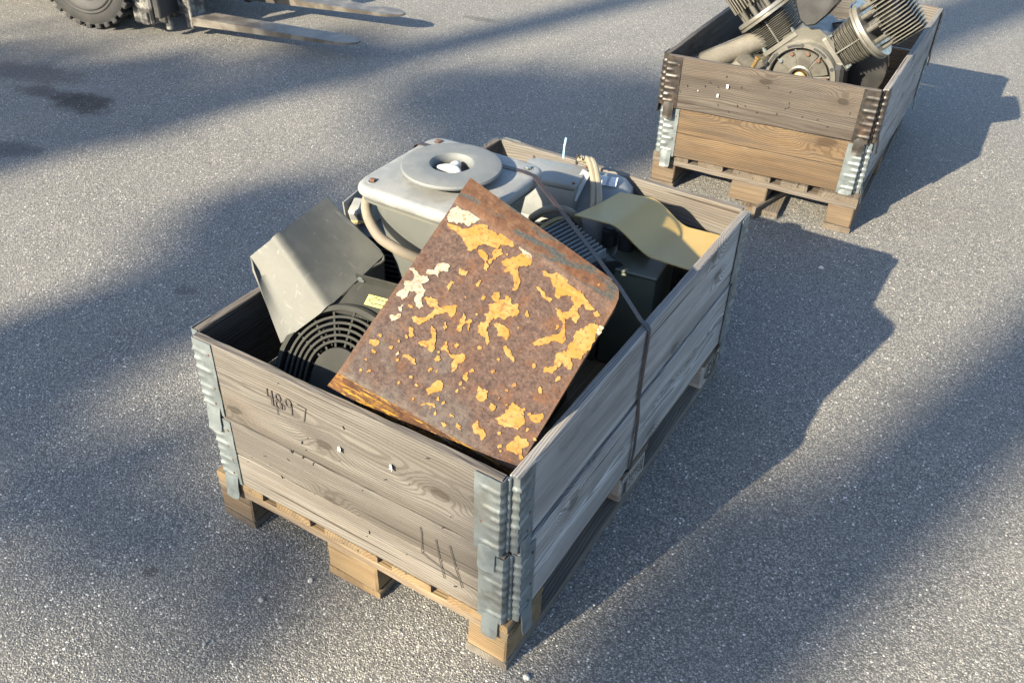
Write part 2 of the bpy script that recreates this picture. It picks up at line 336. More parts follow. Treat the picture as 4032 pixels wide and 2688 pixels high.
class G:
    def __init__(s): s.b = bmesh.new()
    def vs(s, pts, m=None):
        m = m or I4
        return [s.b.verts.new(m @ Vector(p)) for p in pts]
    def face(s, vv):
        try: return s.b.faces.new(vv)
        except ValueError: return None
    def box(s, c, d, bev=0., m=None, seg=1):
        m = m or I4; x, y, z = (k / 2 for k in d)
        v = s.vs([(c[0] + i * x, c[1] + j * y, c[2] + k * z) for k in (-1, 1) for j in (-1, 1) for i in (-1, 1)], m)
        f = [s.face([v[i] for i in q]) for q in ((0, 2, 3, 1), (4, 5, 7, 6), (0, 1, 5, 4), (2, 6, 7, 3), (0, 4, 6, 2), (1, 3, 7, 5))]
        if bev > 0:
            es = list({e for q in f for e in q.edges})
            bmesh.ops.bevel(s.b, geom=es, offset=bev, segments=seg, affect='EDGES', profile=.5)
        return s
    def rings(s, rings, closed=True, cap=(True, True), m=None):
        rr = [s.vs(r, m) for r in rings]
        for a, b in zip(rr[:-1], rr[1:]):
            n = len(a)
            for i in range(n if closed else n - 1):
                j = (i + 1) % n; s.face([a[i], a[j], b[j], b[i]])
        if cap[0]: s.face(rr[0][::-1])
        if cap[1]: s.face(rr[-1])
        return s
    def lathe(s, prof, n=24, m=None, cap=(True, True)):
        return s.rings([[(r * math.cos(2 * math.pi * i / n), r * math.sin(2 * math.pi * i / n), z) for i in range(n)] for r, z in prof], True, cap, m)
    def ringloop(s, prof, n=32, m=None, a0=0., a1=2 * math.pi):
        """closed profile of (r, z) turned about local Z"""
        full = abs(a1 - a0 - 2 * math.pi) < 1e-6; k = n if full else n + 1
        rr = [s.vs([(r * math.cos(a), r * math.sin(a), z) for r, z in prof], m) for a in (a0 + (a1 - a0) * i / n for i in range(k))]
        q = len(prof)
        for i in range(n):
            a, b = rr[i], rr[(i + 1) % k]
            for j in range(q): s.face([a[j], b[j], b[(j + 1) % q], a[(j + 1) % q]])
        if not full: s.face(rr[0]); s.face(rr[-1][::-1])
        return s
    def tube(s, pts, r, n=10, m=None, cap=True, flat=None, ry=None):
        P = [Vector(p) for p in pts]; rings = []; up = None
        for i, p in enumerate(P):
            t = (P[min(i + 1, len(P) - 1)] - P[max(i - 1, 0)]).normalized()
            if up is None:
                up = Vector(flat) if flat else (Vector((0, 0, 1)) if abs(t.z) < .9 else Vector((1, 0, 0)))
            a = t.cross(up).normalized(); b = a.cross(t).normalized(); up = b
            rr = r[i] if hasattr(r, '__len__') else r
            r2 = ry if ry is not None else rr
            if n == 4: rings.append([tuple(p + a * sx * rr + b * sy * r2) for sx, sy in ((-1, -1), (1, -1), (1, 1), (-1, 1))])
            else: rings.append([tuple(p + a * math.cos(2 * math.pi * k / n) * rr + b * math.sin(2 * math.pi * k / n) * r2) for k in range(n)])
        return s.rings(rings, True, (cap, cap), m)
    def prism(s, poly, z0, z1, m=None):
        return s.rings([[(x, y, z0) for x, y in poly], [(x, y, z1) for x, y in poly]], True, (True, True), m)
    def sheet(s, rows, th, m=None):
        """grid of points thickened by th along its own normals"""
        m = m or I4; ny, nx = len(rows), len(rows[0]); P = [[Vector(p) for p in r] for r in rows]
        def nrm(j, i):
            a = P[j][min(i + 1, nx - 1)] - P[j][max(i - 1, 0)]; b = P[min(j + 1, ny - 1)][i] - P[max(j - 1, 0)][i]
            return a.cross(b).normalized()
        A = [[s.b.verts.new(m @ P[j][i]) for i in range(nx)] for j in range(ny)]
        B = [[s.b.verts.new(m @ (P[j][i] - nrm(j, i) * th)) for i in range(nx)] for j in range(ny)]
        for j in range(ny - 1):
            for i in range(nx - 1):
                s.face([A[j][i], A[j][i + 1], A[j + 1][i + 1], A[j + 1][i]]); s.face([B[j][i], B[j + 1][i], B[j + 1][i + 1], B[j][i + 1]])
        for i in range(nx - 1):
            s.face([A[0][i], B[0][i], B[0][i + 1], A[0][i + 1]]); s.face([A[-1][i], A[-1][i + 1], B[-1][i + 1], B[-1][i]])
        for j in range(ny - 1):
            s.face([A[j][0], A[j + 1][0], B[j + 1][0], B[j][0]]); s.face([A[j][-1], B[j][-1], B[j + 1][-1], A[j + 1][-1]])
        return s
    def mesh(s, name, ang=35):
        bmesh.ops.recalc_face_normals(s.b, faces=s.b.faces)
        me = bpy.data.meshes.new(name); s.b.to_mesh(me); s.b.free()
        if ang:
            me.shade_smooth(); me.set_sharp_from_angle(angle=rad(ang))
        return me

def obj(name, g, mat, parent=None, W=None, ang=35):
    me = g.mesh(name, ang) if isinstance(g, G) else g
    o = bpy.data.objects.new(name, me); COL.objects.link(o)
    if mat and not me.materials: me.materials.append(mat)
    W = W or (WORLD[parent] if parent else I4)
    if parent: o.parent = parent; o.matrix_basis = WORLD[parent].inverted() @ W
    else: o.matrix_basis = W
    WORLD[o] = W.copy(); return o
def tag(o, label, cat, group=None):
    o['label'] = label; o['category'] = cat
    if group: o['group'] = group
    return o
def thing(name, label, cat, W=None, group=None):
    o = bpy.data.objects.new(name, None); COL.objects.link(o); o.empty_display_size = .1
    W = W or I4; o.matrix_basis = W; WORLD[o] = W.copy()
    return tag(o, label, cat, group)

RND = random.Random(7)
def board(L, H, Th, seed=0, wear=.0015, nx=28, bev=.003, top=None, end=.0):
    """sawn board centred on its origin: length along X, thickness along Y, height along Z; worn wavy arrises"""
    g = G(); r = random.Random(seed); rings = []
    for i in range(nx + 1):
        x = -L / 2 + L * i / nx
        def n(k): return mnoise.noise(Vector((x * 9 + seed * 3.1, k * 7.7, seed * 1.7))) * wear + mnoise.noise(Vector((x * 45 + seed, k * 3.3, seed))) * wear * .5
        hz, ty = H / 2, Th / 2
        dz = top(x) if top else 0.
        bt = bev * (1 + .8 * mnoise.noise(Vector((x * 30, seed, 2.2))))
        c = [(-ty, -hz + bev), (-ty + bev, -hz), (ty - bev, -hz), (ty, -hz + bev), (ty, hz - bt), (ty - bt, hz), (-ty + bt, hz), (-ty, hz - bt)]
        ring = []
        for k, (y, z) in enumerate(c):
            zz = z + (n(k // 2) + (dz if z > 0 else 0))
            ring.append((x + (r.uniform(-end, end) if i in (0, nx) else 0), y + n(k // 2 + 9) * .5, zz))
        rings.append(ring)
    g.rings(rings)
    return g

# ------------------------------------------------------------------ pallets
def pallet(name, label, W, mats, seed, midshift=None, group=None):
    """EUR pallet, front left corner of its footprint at x=-0.8, y=0; x along the short side, y along the long side"""
    t = thing(name, label, 'pallet', W, group)
    k = seed * 100
    def put(nm, L, H, Th, mat, x, y, z, along='y', s=0, wear=.0015, extra=I4, lab=None):
        # board() lies with length on X: turn it flat, then along
        R = (RZ(math.pi / 2) if along == 'y' else I4)
        o = obj(nm, board(L, H, Th, k + s, wear, 16, .0025, None, .0015), mat, t, W @ T(x, y, z) @ extra @ R @ RX(math.pi / 2))
        if lab: o['label'] = lab
        return o
    xs = (-.05, -.4, -.75); ys = (.0725, .6, 1.1275); wb = (.1, .145, .1)
    for i, (x, wd) in enumerate(zip(xs, wb)):
        e = I4
        if midshift and i == 1: e = T(*midshift[:3]) @ RZ(midshift[3])
        put('bottom_board', 1.2, wd, .022, mats['bottom'][i], x, .6, .011, 'y', 1 + i, .002, e)
    for i, (x, wd) in enumerate(zip(xs, wb)):
        for j, y in enumerate(ys):
            m = mats['block'][(i, j)] if (i, j) in mats['block'] else mats['blockdef']
            g = G().box((0, 0, 0), (wd - .004, .145, .078), .004)
            if j == 0 or i == 0:
                for v in g.b.verts: v.co += Vector([mnoise.noise(v.co * 40 + Vector((i * 3 + k, j * 5, q * 9))) * .004 for q in range(3)])
            o = obj('block', g, m, t, W @ T(x, y, .061) @ RZ(RND.uniform(-.02, .02)))
    for j, y in enumerate(ys):
        put('stringer_board', .8, .145, .022, mats['stringer'][j], -.4, y, .111, 'x', 20 + j, .0018)
    for i, (x, wd) in enumerate(zip((-.0725, -.2363, -.4, -.5637, -.7275), (.145, .1, .145, .1, .145))):
        put('deck_board', 1.2, wd, .022, mats['deck'], x, .6, .133, 'y', 30 + i, .0015)
    return t

# ------------------------------------------------------------------ hinged pallet collars
def leaf_mesh(flip, dents, seed):
    """hinge leaf: u runs from the board end (0) over the face (.066), w up; ribs pressed out; wraps the board end (.019 deep)"""
    g = G(); H = .194; nw = 66; us = [-.016, -.008, -.0015, .0, .004, .010, .017, .024, .031, .037, .042, .047, .052, .054]
    r = random.Random(seed); rows = []
    for j in range(nw + 1):
        wv = H * j / nw; row = []
        for u in us:
            ph = (wv - .012) / .0235; k = int(math.floor(ph)); f = ph - k
            rib = max(0., math.sin(math.pi * min(1, max(0, (f - .18) / .64)))) ** 1.3 if 0 <= k < 7 else 0
            ext = (.041 if k % 2 == 0 else .023) + .004 * math.sin(k * 2.3 + seed)
            fade = max(0., min(1., (ext - u) / .006)) * (1 if u > -.012 else .4)
            if u > .047: fade = 0
            h = (.0030 + .0009 * math.sin(k * 1.7 + seed * 2.1)) * rib * fade + mnoise.noise(Vector((u * 60, wv * 30, seed))) * .0012 * dents
            if u >= 0: p = (-u if not flip else u, -(.0022 + h), wv)
            else: p = (.0022 + h, -u - .0, wv)
            if u < 0:
                p = ((.0022 + h) if not flip else -(.0022 + h), -u, wv)
            row.append(p)
        rows.append(row)
    g.sheet(rows, .0018)
    return g
def tab_mesh(flip, seed):
    """tongue bent out below the leaf that grips the collar or pallet underneath"""
    g = G(); r = random.Random(seed); s = 1 if flip else -1; rows = []
    for j in range(9):
        q = j / 8; wv = .022 - .066 * q
        out = .0030 + .0055 * math.sin(min(1, q * 1.6) * math.pi / 2) + (.004 * max(0, q - .8) / .2)
        row = []
        for i in range(7):
            u = .006 + .038 * i / 6 - (0.003 if q > .9 else 0) * (1 if i == 6 else 0)
            row.append((s * u, -(out + .0016 * math.cos((i - 3) * 1.0)), wv))
        rows.append(row)
    g.sheet(rows, .002); return g
RIV = ((.034, .030), (.040, .075), (.034, .115), (.043, .165), (.046, .184))
def collar(name, label, W, corners, z0, sides, zinc, lean=0., group=None, tabs=True, seed=0):
    """corners FL, FR, BR, BL of the outer rectangle; sides = four lists of (height fraction, material)"""
    t = thing(name, label, 'pallet collar', W, group)
    H = .197
    for si in range(4):
        a = Vector((*corners[si], 0)); b = Vector((*corners[(si + 1) % 4], 0)); d = (b - a).normalized(); L = (b - a).length
        out = d.cross(Vector((0, 0, 1)))                                  # outward for this winding
        inn = -out; z = z0 + .0015
        S = W @ frame(a + Vector((0, 0, z)), d, inn)                      # local X along the side, Y inwards, Z up
        acc = 0
        for bi, (fr, mat) in enumerate(sides[si]):
            h = H * fr; top = None
            if bi == len(sides[si]) - 1:
                sd = seed + si
                def top(x, sd=sd): return mnoise.noise(Vector((x * 3.1, sd * 2.3, 0))) * .0035
            o = obj('plank', board(L - .046, h - .0024, .0195, seed * 17 + si * 5 + bi, .0017, 34, .0022, top, .0015), mat, t,
                    S @ T(L / 2, .0105 + RND.uniform(-.0006, .0006), acc + h / 2))
            acc += h
        for e in (0, 1):                                                  # a leaf at either end
            LW = S @ T(.0225 if e == 0 else L - .0225, 0, .001)
            lf = obj('hinge_leaf', leaf_mesh(e == 0, 1.0, seed * 9 + si * 2 + e), zinc, t, LW, 40)
            sg = 1 if e == 0 else -1
            for (u, wv) in RIV[:4]:
                obj('rivet', G().lathe([(.0032, 0), (.0032, .0012), (.0012, .0022)], 8, T(sg * u, -.0025, wv) @ RX(math.pi / 2), (False, True)), M['rust_dot'], lf, LW)
            if tabs: obj('tab', tab_mesh(e == 0, seed + si), zinc, lf, LW)
        # the hinge pin of the corner at b
        n2 = (Vector((*corners[(si + 2) % 4], 0)) - b).normalized()
        pc = b + (-d) * .0165 + n2 * .0165
        g = G()
        for q in range(8):
            g.lathe([(.0035, 0), (.0048, .001), (.0048, .0225), (.0035, .0235)], 10, T(pc.x, pc.y, z + .003 + q * .0238))
        # straps from the barrel to both leaves
        obj('hinge_pin', g, zinc, t, W)
    return t

# ------------------------------------------------------------------ the ground
g = G(); g.box((0, 30, -.25), (240, 240, .5)); gr = obj('asphalt_ground', g, M['asphalt'], None, I4, 0); gr['kind'] = 'structure'

def grit():
    """loose and proud chippings of the worn asphalt, thickest near the camera"""
    rs = np.random.RandomState(5)
    fx = []
    camp = np.array((.5352, -.9417, 1.6553)); Rm = np.array(CR)
    n = 230000
    x = rs.uniform(-3.4, 1.5, n); y = rs.uniform(-.9, 3.6, n)
    d = np.stack([x, y, np.zeros(n)], 1) - camp; c = d @ Rm
    u = 2016 + 3534.8 * c[:, 0] / -c[:, 2]; v = 1344 - 3534.8 * c[:, 1] / -c[:, 2]
    dist = np.linalg.norm(d, axis=1)
    keep = (u > -150) & (u < 4180) & (v > -100) & (v < 2830) & (rs.rand(n) < np.clip(2.1 / dist ** 1.2, 0, 1))
    # not under the pallets
    keep &= ~((x > -.8) & (x < .0) & (y > 0.) & (y < 1.2))
    x, y, dist = x[keep], y[keep], dist[keep]; n = len(x)
    s = rs.gamma(5, .00031, n) + .0007
    base = np.array([(1, 0, 0), (.31, .95, 0), (-.81, .59, 0), (-.81, -.59, 0), (.31, -.95, 0), (.1, .05, .8), (0, 0, -.8)])
    a = rs.uniform(0, 6.283, n); ca, sa = np.cos(a), np.sin(a)
    P = base[None] * (1 + rs.uniform(-.3, .3, (n, 7, 3)))
    P[:, 5, :2] += rs.uniform(-.5, .5, (n, 2))
    P = P * s[:, None, None] * np.stack([np.ones(n), rs.uniform(.55, 1, n), rs.uniform(.5, .95, n)], 1)[:, None, :]
    X = P[..., 0] * ca[:, None] - P[..., 1] * sa[:, None] + x[:, None]; Y = P[..., 0] * sa[:, None] + P[..., 1] * ca[:, None] + y[:, None]
    Z = P[..., 2] + s[:, None] * rs.uniform(-.25, .15, n)[:, None]
    V = np.stack([X, Y, Z], 2).reshape(-1, 3)
    tri = np.array([(0, 1, 5), (1, 2, 5), (2, 3, 5), (3, 4, 5), (4, 0, 5)])
    F = (tri[None] + (np.arange(n) * 7)[:, None, None]).reshape(-1, 3)
    me = bpy.data.meshes.new('asphalt_grit')
    me.vertices.add(len(V)); me.vertices.foreach_set('co', V.ravel())
    me.loops.add(F.size); me.loops.foreach_set('vertex_index', F.ravel().astype(np.int32))
    me.polygons.add(len(F)); me.polygons.foreach_set('loop_start', np.arange(0, F.size, 3, dtype=np.int32))
    me.polygons.foreach_set('loop_total', np.full(len(F), 3, dtype=np.int32))
    me.update(calc_edges=True)
    tone = np.repeat(rs.beta(2.2, 2.6, n), 7).astype(np.float32)
    at = me.attributes.new('tone', 'FLOAT', 'POINT'); at.data.foreach_set('value', tone)
    me.materials.append(M['grit'])
    o = bpy.data.objects.new('asphalt_grit', me); COL.objects.link(o); o['kind'] = 'stuff'; o['label'] = 'loose grey chippings on the worn asphalt'; o['category'] = 'gravel'
grit()

# ------------------------------------------------------------------ near box: pallet and two collars
A = I4
pg = 'wooden pallets under the crates'; cg = 'wooden pallet collars'
PA = pallet('pallet', 'pallet with a fresh yellow front edge under the crate with the rusty plate', A,
    dict(bottom=(M['pallet_grey'], M['pallet_fresh'], M['pallet_old']), blockdef=M['pallet_old'],
         block={(1, 0): M['pallet_fresh'], (0, 0): M['pallet_fresh'], (2, 0): M['block_old'], (0, 1): M['block_pale'], (0, 2): M['block_pale']},
         stringer=(M['pallet_fresh'], M['pallet_old'], M['pallet_old']), deck=M['pallet_fresh']), 1, None, pg)
lowA = [(-.787, -.002), (.008, .0), (.006, 1.2), (-.785, 1.2)]
upA = [(-.80, .0), (-.001, -.002), (.004, 1.2), (-.79, 1.208)]
sp_ = M['plank_shade_lift']; gp, pp, bp_, tp = M['plank_grey'], M['plank_pale'], M['plank_brown'], M['plank_tan']
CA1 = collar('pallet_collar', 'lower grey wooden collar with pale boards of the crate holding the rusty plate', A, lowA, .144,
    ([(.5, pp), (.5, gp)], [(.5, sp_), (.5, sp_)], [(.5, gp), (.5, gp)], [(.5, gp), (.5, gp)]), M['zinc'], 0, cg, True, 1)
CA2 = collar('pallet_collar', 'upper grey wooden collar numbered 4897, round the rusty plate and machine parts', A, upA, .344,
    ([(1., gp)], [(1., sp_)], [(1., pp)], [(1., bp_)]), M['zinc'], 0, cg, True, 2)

# ------------------------------------------------------------------ far box
B = T(.117, 2.255, 0) @ RZ(.035)
PB_ = pallet('pallet', 'dark old pallet with a broken bottom board under the crate of compressor parts', B @ T(0, 0, 0) @ RZ(.02),
    dict(bottom=(M['pallet_old'], M['pallet_old'], M['pallet_old']), blockdef=M['block_old'], block={},
         stringer=(M['pallet_old'],) * 3, deck=M['pallet_old']), 2, (.03, -.03, 0, .05), pg)
lowB = [(-.788, -.038), (-.012, .022), (.0, 1.2), (-.778, 1.19)]
upB = [(-.80, -.052), (-.006, .022), (.006, 1.21), (-.786, 1.2)]
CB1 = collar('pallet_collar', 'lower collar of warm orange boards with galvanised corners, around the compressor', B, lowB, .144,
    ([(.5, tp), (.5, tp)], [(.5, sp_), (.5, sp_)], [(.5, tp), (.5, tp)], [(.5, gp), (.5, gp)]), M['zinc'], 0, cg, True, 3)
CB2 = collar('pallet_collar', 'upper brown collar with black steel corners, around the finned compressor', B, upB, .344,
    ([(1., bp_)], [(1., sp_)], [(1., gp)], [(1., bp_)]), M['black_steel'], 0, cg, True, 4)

# handwriting and stamps: flat strokes a hair proud of the boards
def strokes(name, polylines, Wm, wd, mat, parent):
    g = G()
    for pl in polylines: g.tube([(x, 0, z) for x, z in pl], wd, 4, None, True, (0, 1, 0), .0005)
    return obj(name, g, mat, parent, Wm, 0)
def arc(cx, cz, rx, rz, a0, a1, n=14): return [(cx + rx * math.cos(a0 + (a1 - a0) * i / n), cz + rz * math.sin(a0 + (a1 - a0) * i / n)) for i in range(n + 1)]
E8 = lambda cx, cz, s: [arc(cx, cz + .25 * s, .16 * s, .22 * s, 0, 6.283), arc(cx, cz - .25 * s, .2 * s, .26 * s, 0, 6.283)]
def digits(s):
    out = [[(0, .5 * s), (-.02 * s, 0), (.38 * s, 0)], [(.3 * s, .5 * s), (.32 * s, -.5 * s)]]
    out += [[(x + .72 * s, z) for x, z in p] for p in E8(0, 0, s)]
    out += [arc(1.4 * s, .22 * s, .2 * s, .26 * s, 0, 6.283), [(1.6 * s, .3 * s), (1.58 * s, -.5 * s)]]
    out += [[(2.0 * s, .45 * s), (2.55 * s, .45 * s), (2.35 * s, -.5 * s)]]
    return out

# marks on the near crate
dg = digits(.040)
strokes('handwriting', dg, T(-.578, -.0012, .474) @ RY(rad(2)), .0012, M['ink'], CA2)
strokes('handwriting', [[(x + .006, z - .012) for x, z in p] for p in dg[:3]], T(-.575, -.0013, .466), .0006, M['ink'], CA2)
strokes('handwriting', [[(-.205, .316), (-.202, .300), (-.203, .24)], [(-.168, .302), (-.160, .25), (-.149, .198)], [(-.135, .305), (-.122, .25), (-.106, .198)], [(-.201, .242), (-.190, .236), (-.165, .228), (-.115, .218)]], T(0, -.0035, 0), .0009, M['ink'], CA1)
for k, (x, z, c) in enumerate(((-.395, .424, 0), (-.266, .445, 1))):
    g = G(); r = random.Random(k)
    g.sheet([[((i - 1.2) * .0026 + r.uniform(-.002, .002), -.001 - abs(i - 1) * .002 - r.uniform(0, .003), (j - 1.5) * .0042 + r.uniform(-.002, .002)) for i in range(4)] for j in range(4)], .0006)
    obj('paper_scrap', g, M['paper'], CA2, T(x, -.001, z))
for k in range(26):
    x, z = RND.uniform(-.72, -.1), RND.uniform(.16, .53)
    g = G().box((0, 0, 0), (RND.choice((.0015, .008)), .003, .0012), 0)
    obj('staple', g, M['dark_iron'], CA2 if z > .35 else CA1, T(x, -.0012, z) @ RY(RND.uniform(-1.5, 1.5)))
# EUR oval on the rear block, burnt block marks on the middle one
eur = [[(.0, .02), (-.016, .02), (-.016, -.02), (.0, -.02)], [(-.016, 0), (-.003, 0)],
       [(.009, .02), (.009, -.012), (.016, -.02), (.023, -.012), (.023, .02)],
       [(.034, -.02), (.034, .02), (.046, .019), (.048, .008), (.044, .0), (.034, .0)], [(.040, 0), (.05, -.02)]]
SX = lambda y, z: Matrix(((0, -1, 0, .0012), (1, 0, 0, y), (0, 0, 1, z), (0, 0, 0, 1)))
strokes('stamp', eur + [arc(.017, 0, .054, .031, 0, 6.283, 28)], SX(1.113, .062), .0024, M['ink'], PA)
mk = []
rs_ = random.Random(3)
for r_ in range(4):
    for q in range(6):
        if rs_.random() < .85: mk.append([(-.03 + q * .012, .018 - r_ * .010), (-.03 + q * .012 + rs_.uniform(.003, .008), .018 - r_ * .010 + rs_.uniform(-.002, .002))])
mk += [[(.048, .026), (.048, -.02)], [(-.045, .026), (-.045, -.026)], [(-.06, -.026), (-.06, .02)]]
mk += [[(-.056, z), (-.048, z + .004)] for z in (-.02, -.012, -.003, .006, .014)]
strokes('stamp', mk, SX(.60, .064), .0021, M['ink'], PA)

# ------------------------------------------------------------------ the rusty plate
EX = Vector((.9538, .1301, -.2710)); EY = Vector((.0407, .8373, .5452)); EN = Vector((.2978, -.5311, .7933))
PL = Matrix((EX, EY, EN)).transposed().to_4x4(); PL.translation = Vector((-.392, .018, .61))
RP = thing('rusty_plate', 'rusty steel plate with flaking yellow paint, leaning on the near crate', 'metal plate', PL)
g = G(); rows = []
def edge(t):   # left and right ends of the line at height t along the plate
    return (.0185 * t, .378 + .013 * t)
prof = []      # (t along, y, z) : flange down, bend, face, shallow joggle, top strip
for q in (1., .7, .4, .16): prof.append((0, -.004 - .026 * q, -.066 * q))
for a in (20, 45, 70): prof.append((0, -.006 + .007 * (1 - math.cos(rad(a))), -.007 + .007 * math.sin(rad(a))))
for q in np.linspace(.004, .86, 16): prof.append((q, None, 0))
for q, z in ((.87, .0008), (.88, .004), (.90, .0055), (.94, .005), (.97, .0045), (.99, .004), (1, .0035)): prof.append((q, None, z))
for t, y, z in prof:
    x0, x1 = edge(t); row = []
    if y is not None: x0 -= .0235 * max(0, -z) / .066
    for i in range(25):
        s_ = i / 24; x = x0 + (x1 - x0) * s_
        yt = .455 + (.3985 - .455) * s_
        yy = t * yt + .006 * t * 0 if y is None else y
        if y is not None: yy = y
        zz = z + .0012 * mnoise.noise(Vector((x * 12, yy * 12, 3.))) if y is None else z
        # rounded right corner and softened left corner of the top edge
        if t > .9:
            rr = .03; ex_ = x1 - x
            if ex_ < rr * (t - .9) / .1: x = x1 - max(ex_, rr * (1 - math.sqrt(max(0, 1 - ((t - .9) / .1) ** 2))))
        row.append((x, yy, zz))
    rows.append(row)
g.sheet(rows, .003)
for sx in (0, 1):           # side flanges, folded down
    xx = .001 if sx == 0 else .376
    r2 = [[(xx + (.016 if sx == 0 else .0125) * tt, .02 + .34 * tt, -.0015 - .028 * k) for tt in np.linspace(0, 1, 6)] for k in (0, .5, 1)]
    g.sheet(r2, .002)
obj('plate', g, M['rust'], RP, PL, 30)
